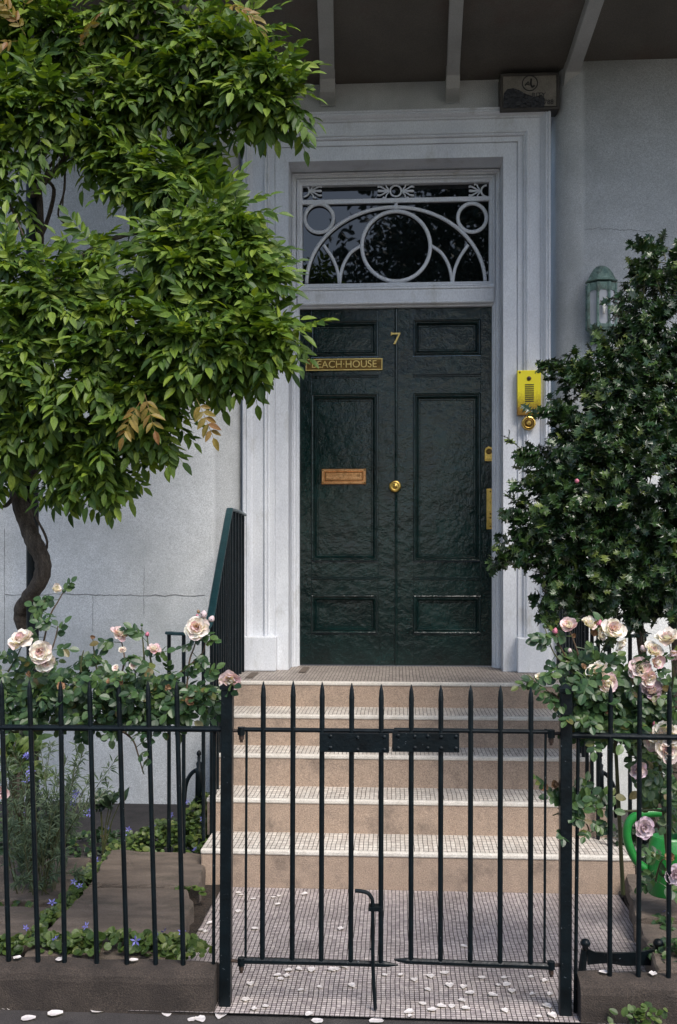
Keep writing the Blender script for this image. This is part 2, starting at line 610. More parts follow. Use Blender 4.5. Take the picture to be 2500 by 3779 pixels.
# doorcase
AW, AT = 0.968, 4.31
aprof = [(0, 0.02), (0, -.075), (.006, -.086), (.014, -.086), (.020, -.076), (.024, -.076), (.030, -.084), (.040, -.072), (.048, -.055),
         (.056, -.050), (.056, -.040), (.060, -.038), (.134, -.038), (.134, -.050), (.139, -.056), (.146, -.054), (.150, -.042), (.153, -.042),
         (.158, -.048), (.163, -.042), (.163, -.026), (.194, -.026), (.196, -.012), (.200, -.012), (.203, -.018), (.285, -.018), (.285, .26)]
mb = MB('white_paint')
mb.sweep_rect(-AW, AW - 0.02, LAND, AT, [(o, ARCH_Y + y) for o, y in aprof], open_bottom=True)
mb.build('architrave', house)
for s in (-1, 1):
    mb = MB('white_paint')
    if s < 0:
        mb.box(-0.985, -0.752, 6.095, 6.24, LAND + .001, 1.03)
    else:
        mb.box(0.742, 0.975, 6.095, 6.24, LAND + .001, 1.03)
    mb.build('plinth_block', house, bevel=0.006)

# frame round door and fanlight
FX0, FX1 = -0.684, 0.664
fan_tl, fan_br = at(1118, 682, DOOR_Y), at(1800, 1047, DOOR_Y)
door_tl, door_br = at(1103, 1135, DOOR_Y), at(1822, 2458, DOOR_Y)
DX0, DX1 = door_tl.x, door_br.x
tr_top, tr_bot = at(1462, 1060, 6.40).z, at(1462, 1122, 6.40).z
mb = MB('white_paint')
fy = 6.36
# outer moulded frame running round the whole opening
mb.sweep_rect(FX0, FX1, LAND, 4.022, [(0, fy + .08), (0, fy), (.008, fy - .008), (.014, fy), (.014, fy + .012), (.026, fy + .016), (.032, fy + .03),
                                      (.040, fy + .032), (.040, fy + .14)], open_bottom=True)
# fanlight casing
mb.sweep_rect(FX0 + .035, FX1 - .035, tr_top, 3.988, [(0, fy + .02), (.010, fy + .02), (.014, fy + .035), (.020, fy + .04),
                                                     (fan_tl.x - FX0 - .035, fy + .045), (fan_tl.x - FX0 - .032, fy + .12)])
# transom with bead
mb.box(FX0 + .040, FX1 - .040, fy + .016, 6.52, tr_bot, tr_top - .002)
mb.box(FX0 + .040, FX1 - .040, fy + .006, fy + .0165, tr_top - .020, tr_top - .006)
mb.tube([(FX0 + .04, fy + .022, tr_bot + .006), (FX1 - .04, fy + .022, tr_bot + .006)], .011, 8)
mb.sweep_rect(FX0 + .030, FX1 - .030, LAND, tr_bot, [(0, fy + .03), (.004, fy + .03), (.010, fy + .045), (.018, fy + .05), (.018, fy + .12)], open_bottom=True)
mb.build('door_frame', house, bevel=0.002)

# fanlight
mb = MB('white_paint')


def fx(x, y, Y=6.425):
    return at(1050 + x / 1.4255, 550 + y / 1.4255, Y)


def ell(cx, cy, rx, ry, a0=0, a1=360, n=48):
    return [fx(cx + rx * math.cos(math.radians(a0 + (a1 - a0) * i / n)), cy - ry * math.sin(math.radians(a0 + (a1 - a0) * i / n))) for i in range(n + (0 if a1 - a0 == 360 else 1))]


def curve(pts, n=8):
    P = [Vector(p) for p in pts]
    out = []
    for i in range(len(P) - 1):
        p0, p1, p2, p3 = P[max(i - 1, 0)], P[i], P[i + 1], P[min(i + 2, len(P) - 1)]
        for k in range(n):
            t = k / n
            out.append(0.5 * ((2 * p1) + (p2 - p0) * t + (2 * p0 - 5 * p1 + 4 * p2 - p3) * t * t + (3 * p1 - p0 - 3 * p2 + p3) * t ** 3))
    out.append(P[-1])
    return out


fan = MB('white_paint')
fan.box(fan_tl.x - .01, fan_br.x + .01, 6.415, 6.438, fx(587, 284).z, fx(587, 260).z)
fanlight = fan.build('fanlight', house, bevel=0.003)
mb = MB('white_paint')
R = 0.0125
mb.tube(ell(587, 708, 470, 402, 0, 180), R, 8)
mb.tube(ell(588, 512, 180, 184), R * 1.05, 8, closed=True)
for cx, cy in ((183, 365), (988, 362)):
    mb.tube(ell(cx, cy, 75, 75), R, 8, closed=True)
mb.tube([fx(588, 282), fx(588, 328)], R * .95, 8)
for s in (-1, 1):
    def q(x, y):
        return fx(587 + s * (587 - x), y)
    mb.tube(curve([q(207, 505), q(245, 560), q(270, 612), q(283, 660), q(289, 708)]), R * .9, 8)
    mb.tube(curve([q(400, 510), q(350, 545), q(315, 600), q(298, 655), q(291, 708)]), R * .9, 8)
mb.build('tracery', fanlight, smooth=True)


def flower(cx, sides, half):
    mb = MB('white_paint')
    if not half:
        mb.tube(ell(cx, 221, 29, 29, n=24), .0065, 6, closed=True)
    else:
        a = (-90, 90) if half < 0 else (90, 270)
        mb.tube(ell(cx, 221, 30, 30, a[0], a[1], 14), .0065, 6)
    for s in sides:
        def q(x, y):
            return fx(cx + s * x, 221 + y)
        mb.tube(curve([q(34, 0), q(60, 0), q(82, 0), q(96, 0)], 4), np.interp(np.linspace(0, 1, 13), [0, .6, .85, 1], [.004, .009, .010, .004]).tolist(), 6, flat=.6)
        for t in (-1, 1):
            mb.tube(curve([q(34, 3 * t), q(55, 9 * t), q(74, 20 * t), q(90, 24 * t), q(92, 17 * t)], 4),
                    np.interp(np.linspace(0, 1, 17), [0, .6, .85, 1], [.004, .007, .008, .004]).tolist(), 6, flat=.6)
            mb.tube(curve([q(36, 8 * t), q(48, 20 * t), q(52, 33 * t), q(62, 36 * t), q(66, 30 * t)], 4),
                    np.interp(np.linspace(0, 1, 17), [0, .6, .85, 1], [.004, .006, .007, .004]).tolist(), 6, flat=.6)
    mb.build('flower_ornament', fanlight, smooth=True)


flower(586, (-1, 1), 0)
flower(101, (1,), -1)
flower(1066, (-1,), 1)
mb = MB('dark_glass')
mb.box(fan_tl.x - .02, fan_br.x + .02, 6.442, 6.448, fan_br.z - .02, fan_tl.z + .02)
mb.build('pane', fanlight)

# door leaves
MID = at(1463, 1800, DOOR_Y).x


def Z(v, Y=DOOR_Y):
    return at(1462, v, Y).z


def Xd(u, Y=DOOR_Y):
    return at(u, 1800, Y).x


def leaf_door(left):
    mb = MB('door_paint')
    x0, x1 = (DX0 + .002, MID - .004) if left else (MID + .004, DX1 - .002)
    px0, px1 = (Xd(1150), Xd(1396)) if left else (Xd(1526), Xd(1775))
    zb, zt = LAND + .006, tr_bot - .002
    rows = [(Z(2338), Z(2197)), (Z(2071), Z(1453)), (Z(1315), Z(1182))]
    y0 = DOOR_Y
    mb.box(x0, px0, y0, y0 + .045, zb, zt)
    mb.box(px1, x1, y0, y0 + .045, zb, zt)
    e = 0.0005
    zz = [zb] + [z for r in rows for z in r] + [zt]
    for k in range(0, len(zz), 2):
        mb.box(px0 + e, px1 - e, y0 + .0015, y0 + .045, zz[k], zz[k + 1])
    # beads along the rails
    for v in (2134, 1387):
        z = Z(v)
        for dz in (-.006, .006):
            mb.tube([(px0, y0, z + dz), (px1, y0, z + dz)], .005, 8)
    # centre bead
    if left:
        mb.tube([(x1 + .003, y0 - .002, zb), (x1 + .003, y0 - .002, zt)], .010, 10)
    d = mb.build('door_leaf', house, bevel=0.0025)
    for (z0, z1) in rows:
        p = MB('door_paint')
        p.sweep_rect(px0, px1, z0, z1, [(0, y0 + .002), (0.001, y0 - .010), (.006, y0 - .013), (.012, y0 - .009), (.016, y0 - .003), (.019, y0 - .003),
                                        (.024, y0 - .007), (.030, y0 + .004), (.036, y0 + .012), (.042, y0 + .012), (.046, y0 + .017)])
        o = .046
        p.add([(px0 + o, y0 + .017, z0 + o), (px1 - o, y0 + .017, z0 + o), (px1 - o, y0 + .017, z1 - o), (px0 + o, y0 + .017, z1 - o)], [(0, 1, 2, 3)])
        p.build('panel', d)
    return d


door_l = leaf_door(True)
door_r = leaf_door(False)
# letter plate
p0, p1 = at(1187, 1787, DOOR_Y), at(1352, 1729, DOOR_Y)
mb = MB('copper_brass')
yb = DOOR_Y + .016
mb.sweep_rect(p0.x, p1.x, p0.z, p1.z, [(0, yb), (0, yb - .012), (.004, yb - .016), (.018, yb - .016), (.022, yb - .010), (.024, yb - .010)])
mb.add([(p0.x + .024, yb - .0095, p0.z + .024), (p1.x - .024, yb - .0095, p0.z + .024), (p1.x - .024, yb - .0095, p1.z - .024), (p0.x + .024, yb - .0095, p1.z - .024)], [(0, 1, 2, 3)], 'brass_dark')
mb.sweep_rect(p0.x + .027, p1.x - .027, p0.z + .027, p1.z - .027, [(0, yb - .009), (.002, yb - .014), (.012, yb - .014), (.024, yb - .0135)])
for sx in (p0.x + .01, p1.x - .01):
    for sz in (p0.z + .01, p1.z - .01):
        mb.lathe([(.005, 0), (.005, .002), (.002, .003)], (sx, yb - .015, sz), 'y', 10, 'brass_dark')
mb.build('letter_plate', door_l)
# name sign
p0, p1 = at(1131, 1369, DOOR_Y), at(1411, 1325, DOOR_Y)
mb = MB('brass_dark', 'gold_paint')
ys = DOOR_Y - .016
mb.box(p0.x, p1.x, ys, DOOR_Y + .001, p0.z, p1.z)
mb.sweep_rect(p0.x, p1.x, p0.z, p1.z, [(-.002, ys + .001), (-.002, ys - .004), (.004, ys - .004), (.004, ys + .001)], 'gold_paint')
text_geo('BEACH·HOUSE', .066, .0025, ((p0.x + p1.x) / 2, ys - .002, (p0.z + p1.z) / 2), mb, 'gold_paint', .98)
mb.build('name_plate', door_l)
# number seven
mb = MB('gold_paint')
p0, p1 = at(1443, 1272, DOOR_Y), at(1478, 1227, DOOR_Y)
w, h = p1.x - p0.x, p1.z - p0.z
seven = [(0, .72), (.04, 1.0), (.12, 1.0), (.16, .93), (1.0, .93), (1.0, .84), (.48, .0), (.26, .0), (.30, .06), (.80, .80), (.18, .80), (.10, .72)]
seven = [(p0.x + w * a, p0.z + h * b) for a, b in seven]
mb.prism_y(seven, DOOR_Y - .019, DOOR_Y - .012)
mb.build('door_number', door_l)
# knob
c = at(1459, 1797, DOOR_Y)
mb = MB('brass')
mb.lathe([(.034, 0), (.034, .006), (.026, .010), (.014, .014), (.014, .030), (.024, .036), (.037, .048), (.040, .058), (.036, .068), (.026, .074), (.024, .072), (.012, .073), (.010, .078), (.002, .080)],
         (c.x, c.y, c.z), 'y', 32)
mb.build('door_knob', door_l, smooth=True)
# night latch and lower lock plate
mb = MB('brass')
p0, p1 = at(1789, 1702, DOOR_Y), at(1820, 1649, DOOR_Y)
w, h = p1.x - p0.x, p1.z - p0.z
arch = [(p0.x, p0.z), (p1.x, p0.z)] + [((p0.x + p1.x) / 2 + w / 2 * math.cos(q), p1.z - w / 2 + w / 2 * math.sin(q)) for q in np.linspace(0, PI, 14)]
mb.prism_y(arch, DOOR_Y - .012, DOOR_Y + .001)
mb.lathe([(.019, 0), (.019, .006), (.013, .008), (.012, .006), (.004, .006)], ((p0.x + p1.x) / 2, DOOR_Y - .011, p1.z - w / 2 - .004), 'y', 20, 'brass_dark')
mb.box(p0.x + .006, p1.x - .006, DOOR_Y - .018, DOOR_Y - .011, p0.z + .010, p0.z + .026)
mb.build('night_latch', door_r, bevel=.0015)
mb = MB('brass')
p0, p1 = at(1796, 1953, DOOR_Y), at(1821, 1804, DOOR_Y)
mb.box(p0.x, p1.x, DOOR_Y - .007, DOOR_Y + .001, p0.z, p1.z)
for z in (p0.z + .018, p0.z + .075, p0.z + .10, p1.z - .018):
    mb.lathe([(.006, 0), (.006, .003), (.002, .004)], ((p0.x + p1.x) / 2 + .004, DOOR_Y - .0065, z), 'y', 12, 'brass_dark')
mb.build('lock_plate', door_r, bevel=.002)

# veranda roof over the doorway: sloping soffit on splayed ribs, lead above
SZ0, SLOPE = 4.515, 0.16


def soff(y):
    return SZ0 + (6.2 - y) * SLOPE


mb = MB('soffit_paint', 'lead')
ya, yb2 = 6.30, 4.35
mb.add([(-5, ya, soff(ya)), (5, ya, soff(ya)), (5, yb2, soff(yb2)), (-5, yb2, soff(yb2)),
        (-5, ya, soff(ya) + .12), (5, ya, soff(ya) + .12), (5, yb2, soff(yb2) + .08), (-5, yb2, soff(yb2) + .08)],
       [(0, 1, 2, 3), (7, 6, 5, 4), (3, 2, 6, 7), (0, 3, 7, 4), (1, 5, 6, 2)])
canopy = mb.build('canopy_soffit', house)


def rib(ub, ut, wpx):
    # foot on the wall at v=255, running out along the soffit past the top of the picture
    f = at(ub, 255, 6.17)
    lo, hi = 4.36, 6.1
    for _ in range(40):
        mid = (lo + hi) / 2
        p = at(ut, 0, mid)
        if p.z > soff(mid):
            hi = mid
        else:
            lo = mid
    p = at(ut, 0, mid)
    dx = (p.x - f.x) / (p.y - f.y)
    w = wpx / 2 / 590
    mb = MB('rib_paint')
    ys = [6.19, 6.10, 6.06, 6.05, 5.2, 4.38]
    drop = [.14, .11, .075, .062, .062, .062]
    V = []
    for y, d in zip(ys, drop):
        x = f.x + dx * (y - f.y)
        ww = w * (1.08 if y >= 6.06 else 1.0)
        z = soff(y)
        V += [(x - ww, y, z + .03), (x + ww, y, z + .03), (x + ww, y, z - d), (x - ww, y, z - d)]
    Fc = []
    for i in range(len(ys) - 1):
        for j in range(4):
            Fc.append((i * 4 + j, i * 4 + (j + 1) % 4, i * 4 + 4 + (j + 1) % 4, i * 4 + 4 + j))
    Fc += [(0, 1, 2, 3), (23, 22, 21, 20)]
    mb.add(V, Fc)
    mb.build('rib', canopy, bevel=.004)


for a in ((1210, 1202, 52), (1671, 1684, 46), (2100, 2190, 50), (740, 700, 48), (260, 160, 48)):
    rib(*a)

# veranda post the wisteria climbs
POST_Y = 4.72
pb, pt = at(122, 2700, POST_Y), at(112, 60, POST_Y)
mb = MB('iron')
mb.tube([(pb.x, POST_Y, 0.0), (pb.x, POST_Y, .10), (pb.x, POST_Y, .1001), (pb.x - .004, POST_Y, 4.7)], [.045, .045, .030, .030], 16)
mb.build('canopy_post', house, smooth=False)

# ------------------------------------------------------------------ fittings on the house
# intercom
c = at(1953, 1449, 6.13)
t = thing('intercom', (c.x, 6.13, at(1953, 1532, 6.13).z), 'yellow brass intercom panel with speaker grille, tarnished brown at its foot', 'intercom')
p0, p1 = at(1910, 1532, 6.13), at(1997, 1366, 6.13)
mb = MB('intercom_brass')
mb.box(p0.x, p1.x, 6.128, 6.166, p0.z, p1.z)
mb.build('plate', t, bevel=.002)
mb = MB('black')
for k in range(9):
    z = at(1953, 1420 + k * 7.6, 6.128).z
    mb.box(at(1938, 1400, 6.128).x, at(1971, 1400, 6.128).x, 6.1255, 6.1275, z - .0032, z + .0032)
mb.build('grille', t)
e = at(1953, 1397, 6.128)
mb = MB('brass_dark', 'black')
mb.lathe([(.014, 0), (.014, .004), (.010, .005)], (e.x, 6.1275, e.z), 'y', 20)
mb.lathe([(.009, 0), (.009, .007), (.004, .009)], (e.x, 6.1275, e.z), 'y', 16, 'black')
mb.build('camera_eye', t)
for u in (1919, 1987):
    e = at(u, 1374, 6.128)
    mb = MB('brass_dark')
    mb.lathe([(.006, 0), (.006, .002), (.002, .003)], (e.x, 6.1275, e.z), 'y', 12)
    mb.build('screw', t)
# doorbell
c = at(1952, 1561, 6.13)
t = thing('doorbell', (c.x, 6.15, c.z), 'round brass doorbell push below the intercom', 'doorbell')
mb = MB('brass', 'brass_dark')
mb.lathe([(.043, -.03), (.043, .004), (.040, .010), (.034, .012), (.030, .006), (.026, .004)], (c.x, 6.13, c.z), 'y', 32)
mb.lathe([(.026, 0), (.025, .007), (.021, .009), (.018, .006)], (c.x, 6.13, c.z), 'y', 28, 'brass_dark')
mb.build('rose_plate', t, smooth=False)
mb = MB('brass')
mb.lathe([(.014, 0), (.014, .012), (.010, .016), (.003, .017)], (c.x, 6.13, c.z), 'y', 20)
mb.build('push_button', t)

# alarm box
YA = 6.10
p0, p1 = at(1846, 410, YA), at(2064, 268, YA)
t = thing('alarm_box', ((p0.x + p1.x) / 2, 6.2, p0.z), 'weathered dark alarm bell box with peeling label above the doorcase', 'alarm box')
mb = MB('alarm_frame')
mb.box(p0.x, p1.x, YA, 6.205, p0.z, p1.z)
mb.sweep_rect(p0.x, p1.x, p0.z, p1.z, [(0, YA), (0, YA - .012), (.014, YA - .012), (.020, YA - .002)])
mb.build('case', t, bevel=.004)
mb = MB('alarm_plastic')
mb.box(p0.x + .018, p1.x - .018, YA - .006, YA + .002, p0.z + .022, p1.z - .018)
mb.build('face', t)
mb = MB('black_print')
c = at(1956, 309, YA)
ring = [(c.x + .046 * math.cos(q), YA - .0075, c.z + .046 * math.sin(q)) for q in np.linspace(0, 2 * PI, 33)[:-1]]
mb.tube(ring, .0035, 6, closed=True, flat=.5)
mb.tube([(c.x - .030, YA - .0075, c.z - .014), (c.x - .010, YA - .0075, c.z + .010), (c.x - .004, YA - .0075, c.z - .012), (c.x - .024, YA - .0075, c.z - .002)], .005, 6, flat=.4)
mb.tube(curve([(c.x + .008, YA - .0075, c.z + .028), (c.x + .006, YA - .0075, c.z - .006), (c.x + .014, YA - .0075, c.z - .024), (c.x + .028, YA - .0075, c.z - .014)], 5), .006, 6, flat=.4)
mb.build('emblem', t)
mb = MB('black_print')
c = at(1988, 353, YA)
text_geo('RITY', .038, .0015, (c.x, YA - .0075, c.z), mb, None, 1.1)
c = at(2025, 379, YA)
text_geo('788', .040, .0015, (c.x, YA - .0075, c.z), mb, None, 1.0)
mb.build('lettering', t)
mb = MB('alarm_print')
pl = [(1856, 402), (2008, 400), (2010, 368), (1998, 352), (1975, 362), (1940, 350), (1915, 336), (1893, 329), (1872, 333), (1860, 348)]
pl = [at(u, v, YA) for u, v in pl]
mb.prism_y([(p.x, p.z) for p in pl][::-1], YA - .0135, YA - .0055)
mb.build('torn_label', t)

# wall lantern (half octagon)
YL = 5.93
cl = at(2223, 1120, 5.93)
zt, zd, zb, ze = at(2223, 977, YL).z, at(2223, 1036, YL).z, at(2223, 1211, YL).z, at(2223, 1256, YL).z
t = thing('wall_lantern', (cl.x, WALL_Y, ze), 'verdigris domed wall lantern with tall glass panes beside the holly', 'lantern')
HW = (at(2277, 1100, YL).x - at(2168, 1100, YL).x) / 2


def octo(r, z, cy=5.955):
    return [(cl.x + r * math.cos(math.radians(22.5 + 45 * k)), cy + r * math.sin(math.radians(22.5 + 45 * k)) * .8, z) for k in range(8)]


def loft(mb, rings, mat=None):
    n = len(rings[0])
    V = [p for r in rings for p in r]
    Fc = [(i * n + j, i * n + (j + 1) % n, (i + 1) * n + (j + 1) % n, (i + 1) * n + j) for i in range(len(rings) - 1) for j in range(n)]
    Fc += [tuple(range(n))[::-1], tuple((len(rings) - 1) * n + j for j in range(n))]
    mb.add(V, Fc, mat)


mb = MB('verdigris')
loft(mb, [octo(HW * r, zd + (zt - zd) * h) for r, h in ((1.05, -.06), (1.13, -.02), (1.12, .04), (.98, .12), (.90, .28), (.78, .50), (.60, .74), (.38, .92), (.12, 1.0))])
dome = mb.build('dome', t)
mb = MB('verdigris')
zc = zd - .015
hgt = zc - zb
loft(mb, [octo(HW, zc - .045), octo(HW, zc)])
loft(mb, [octo(HW * 1.0, zb - .004), octo(HW * 1.04, zb + .006), octo(HW, zb + .02)])
for k in range(8):
    a, b = octo(HW, zb)[k], octo(HW, zc)[k]
    mb.tube([a, b], .0085, 6)
    # rounded heads of the panes
    a2, b2 = octo(HW, zc - .045)[k], octo(HW, zc - .045)[(k + 1) % 8]
    a3, b3 = octo(HW, zb + .02)[k], octo(HW, zb + .02)[(k + 1) % 8]
    for A, B, s in ((a2, b2, -1), (a3, b3, 1)):
        A, B = Vector(A), Vector(B)
        for P, Q in ((A, B), (B, A)):
            d = (Q - P) * .28
            mb.add([P, P + d, P + Vector((0, 0, s * .025))], [(0, 1, 2)])
mb.build('cage', t)
mb = MB('lamp_glass')
loft(mb, [octo(HW * .93, zb + .012), octo(HW * .93, zc - .03)])
mb.build('pane', t)
mb = MB('bulb')
fp = at(2230, 1125, 5.87)
mb.lathe([(.007, -.05), (.008, -.02), (.013, 0), (.010, .02), (.002, .045)], (fp.x, 5.875, fp.z), 'z', 12)
mb.build('bulb', t, smooth=True)
mb = MB('verdigris')
loft(mb, [octo(HW * r, zb - (zb - ze) * h, 5.955 + dy) for r, h, dy in ((.98, .0, 0), (.92, .15, .0), (.62, .45, .02), (.45, .75, .03), (.2, 1.0, .04))])
mb.build('bracket', t)
mb = MB('verdigris')
mb.box(cl.x - .05, cl.x + .05, 6.02, WALL_Y + .004, ze + .02, zd)
mb.build('back_plate', t)

# ------------------------------------------------------------------ steps
steps = thing('entrance_steps', (0, 4.5, 0), 'five sandstone steps with white mosaic treads leading up to the door', 'steps')
SY_ = [4.508, 4.805, 5.077, 5.315, 5.614]
SZ_ = [0.174, 0.338, 0.503, 0.671, LAND]
SXL = [-.905, -.935, -.955, -.975, -.984]
SXR = [1.075, 1.02, .995, .985, .984]
for k in range(5):
    mb = MB('sandstone')
    y1 = SY_[k + 1] + .03 if k < 4 else 6.50
    zb_ = SZ_[k - 1] - .02 if k else -.05
    mb.box(SXL[k], SXR[k], SY_[k], y1, zb_ if k else -.05, SZ_[k] - .006)
    st = mb.build('step', steps, bevel=.004)
    mb = MB('nosing_stone')
    mb.box(SXL[k] - .002, SXR[k] + .002, SY_[k] - .006, SY_[k] + .022, SZ_[k] - .022, SZ_[k])
    mb.build('nosing', st, bevel=.006)
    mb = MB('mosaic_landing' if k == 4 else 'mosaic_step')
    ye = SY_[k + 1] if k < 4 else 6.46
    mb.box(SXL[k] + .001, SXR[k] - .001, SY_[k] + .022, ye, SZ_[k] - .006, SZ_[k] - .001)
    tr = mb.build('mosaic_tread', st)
for u, v, du in ((935, 2492, 32), (1117, 2472, 16)):
    mb = MB('slab_stone')
    a, b = atz(u - du, v + 10, LAND + .002), atz(u + du, v - 10, LAND + .002)
    mb.add([(a.x, a.y, LAND + .003), (a.x + .045, a.y, LAND + .003), (a.x + .045, b.y + .01, LAND + .003), (a.x, b.y + .01, LAND + .003)], [(0, 1, 2, 3)])
    mb.build('dark_tile', st)

# ------------------------------------------------------------------ stair railings
def railing(s, label):
    t = thing('stair_railing', (s * .95, 5.3, 0), label, 'railing', 'iron railings up the steps')
    path = [(.955, 6.10, 1.79), (.955, 5.9, 1.80), (.955, 5.62, 1.80), (.954, 5.56, 1.785), (.940, 5.34, 1.645), (.922, 5.06, 1.465), (.909, 4.86, 1.335), (.906, 4.78, 1.265),
            (.912, 4.70, 1.19), (.945, 4.655, 1.165), (1.00, 4.665, 1.158), (1.06, 4.70, 1.155), (1.115, 4.745, 1.155)]
    if s > 0:
        path = [(x + (.03 if y > 5 else .03 + (5 - y) * .12), y, z) for x, y, z in path]
    path = curve([(s * x, y, z) for x, y, z in path], 5)
    mb = MB('iron_teal')
    # flat bar handrail with rounded edges
    V, n = [], 8
    prof = [(-.019, -.004), (-.019, .003), (-.014, .008), (.014, .008), (.019, .003), (.019, -.004), (.012, -.008), (-.012, -.008)]
    for i, p in enumerate(path):
        tdir = (path[min(i + 1, len(path) - 1)] - path[max(i - 1, 0)])
        tdir.normalize()
        side = Vector((-tdir.y, tdir.x, 0)).normalized()
        up = side.cross(tdir)
        if up.z < 0:
            up = -up
        for a, b in prof:
            V.append(p + side * a + up * b)
    Fc = [(i * n + j, i * n + (j + 1) % n, (i + 1) * n + (j + 1) % n, (i + 1) * n + j) for i in range(len(path) - 1) for j in range(n)]
    Fc += [tuple(range(n))[::-1], tuple((len(path) - 1) * n + j for j in range(n))]
    mb.add(V, Fc)
    mb.build('handrail', t)
    # balusters evenly along the plan length
    L = [0]
    for a, b in zip(path, path[1:]):
        L.append(L[-1] + math.hypot(a.x - b.x, a.y - b.y))
    ypos = list(np.arange(.03, L[-1], .108))

    def stairz(x, y):
        if abs(x) > 1.0 and y < 4.9:
            return 0.06
        z = 0.02
        for yy, zz in zip(SY_, SZ_):
            if y > yy - .001:
                z = zz
        return z
    for l in ypos:
        i = max(k for k in range(len(L)) if L[k] <= l)
        i = min(i, len(path) - 2)
        f = (l - L[i]) / max(L[i + 1] - L[i], 1e-6)
        p = path[i].lerp(path[i + 1], f)
        b = MB('iron')
        b.tube([(p.x, p.y, stairz(p.x, p.y) - .01), (p.x, p.y, p.z - .004)], .0095, 8)
        b.build('baluster', t)
    return t


railing(-1, 'dark green iron stair railing left of the steps beside the wisteria wall')
railing(1, 'dark green iron stair railing right of the steps below the holly')

# ------------------------------------------------------------------ kerbs, fences, gate
GY = 3.32
for s in (-1, 1):
    x0, x1 = (-2.6, -.612) if s < 0 else (.602, 2.4)
    mb = MB('kerb_stone')
    nx = 26
    ring = [(0, -.08), (0, .09), (.008, .110), (.028, .126), (.070, .133), (.098, .130), (.108, .11), (.108, -.08)]
    V = []
    for i in range(nx + 1):
        x = x0 + (x1 - x0) * i / nx
        for k, (dy, z) in enumerate(ring):
            j = random.uniform(-.004, .004) if z > 0 else 0
            V.append((x, PATH_F + .004 + dy + j, z + j * .7))
    n = len(ring)
    Fc = [(i * n + j, (i + 1) * n + j, (i + 1) * n + j + 1, i * n + j + 1) for i in range(nx) for j in range(n - 1)]
    Fc += [tuple(range(n)), tuple(nx * n + j for j in range(n))[::-1]]
    mb.add(V, Fc)
    o = mb.build('kerb_wall', origin=((x0 + x1) / 2, 3.36, 0))
    tag(o, ('dark low stone kerb under the left fence, purple flowers behind' if s < 0 else 'dark low stone kerb under the right fence, beside the boot scraper'), 'kerb', 'stone kerbs under the fences')


def spike_bar(mb, bot, top, r, spike=.055):
    b, t_ = Vector(bot), Vector(top)
    d = (t_ - b).normalized()
    mb.tube([b, t_ - d * spike, t_ - d * spike * .96, t_ - d * spike * .4, t_], [r, r, r * 1.06, r * .78, r * .12], 10)


RZ = at(1300, 2696, GY).z
BZ = at(1300, 3555, GY).z
# left fence
fl = thing('iron_fence', (-1.3, GY, .14), 'black iron fence with spiked bars left of the gate under the roses', 'fence', 'spiked fences beside the gate')
mb = MB('iron')
mb.tube([(-2.4, GY, RZ - .003), (-1.0, GY + .001, RZ - .001), (-.59, GY, RZ)], .0105, 10)
mb.build('rail', fl)
for ut, ub in ((10, 33), (114, 141), (226, 239), (335, 358), (443, 469), (551, 575), (656, 677), (-105, -80), (-215, -190), (-330, -300)):
    a, b = at(ut, 2680, GY), at(ub, 3540, GY)
    d = (a - b) / (a.z - b.z)
    top = b + d * (1.10 - b.z)
    bot = b + d * (.13 - b.z)
    mb = MB('iron')
    spike_bar(mb, bot, top, .0085)
    mb.build('bar', fl)
mb = MB('iron')
a, b = at(790, 2700, GY), at(786, 3715, GY)
mb.tube([(a.x, GY + .012, RZ + .01), (b.x, GY + .012, -.005)], .006, 8)
mb.build('stay_bar', fl)
# right fence
fr = thing('iron_fence', (1.3, GY, .14), 'black iron fence with spiked bars right of the gate, tangled in roses', 'fence', 'spiked fences beside the gate')
mb = MB('iron')
mb.tube([(.575, GY, RZ - .008), (1.2, GY, RZ - .014), (2.3, GY, RZ - .02)], .0105, 10)
mb.build('rail', fr)
for ut, ub in ((2254, 2251), (2361, 2357), (2471, 2468), (2580, 2578), (2690, 2690), (2800, 2800)):
    a, b = at(ut, 2680, GY), at(ub, 3540, GY)
    d = (a - b) / (a.z - b.z)
    mb = MB('iron')
    spike_bar(mb, b + d * (.13 - b.z), b + d * (1.10 - b.z), .0082)
    mb.build('bar', fr)
mb = MB('iron')
a, b = at(2137, 2715, GY), at(2126, 3715, GY)
mb.tube([(a.x, GY + .012, RZ + .005), (b.x, GY + .012, -.005)], .0065, 8)
mb.build('stay_bar', fr)
# posts
for u0, u1, lab in ((841, 833, 'square black iron gate post at the left, a pink rose at its top'), (2088, 2086, 'square black iron gate post at the right, rose sprays before it')):
    a, b = at(u0, 2560, GY), at(u1, 3720, GY)
    t = thing('gate_post', (b.x, GY, 0), lab, 'gate post', 'gate posts')
    h, zt_ = .0195, 1.075
    mb = MB('iron')
    V = [(b.x - h, GY - h, -.02), (b.x + h, GY - h, -.02), (b.x + h, GY + h, -.02), (b.x - h, GY + h, -.02),
         (a.x - h, GY - h, zt_), (a.x + h, GY - h, zt_), (a.x + h, GY + h, zt_), (a.x - h, GY + h, zt_)]
    mb.add(V, [(0, 1, 5, 4), (1, 2, 6, 5), (2, 3, 7, 6), (3, 0, 4, 7), (3, 2, 1, 0), (4, 5, 6, 7)])
    mb.build('shaft', t, bevel=.003)
    mb = MB('iron')
    k = h + .004
    mb.box(a.x - k, a.x + k, GY - k, GY + k, zt_, zt_ + .012)
    mb.add([(a.x - k, GY - k, zt_ + .012), (a.x + k, GY - k, zt_ + .012), (a.x + k, GY + k, zt_ + .012), (a.x - k, GY + k, zt_ + .012), (a.x, GY, zt_ + .028)],
           [(0, 1, 4), (1, 2, 4), (2, 3, 4), (3, 0, 4)])
    mb.build('cap', t)


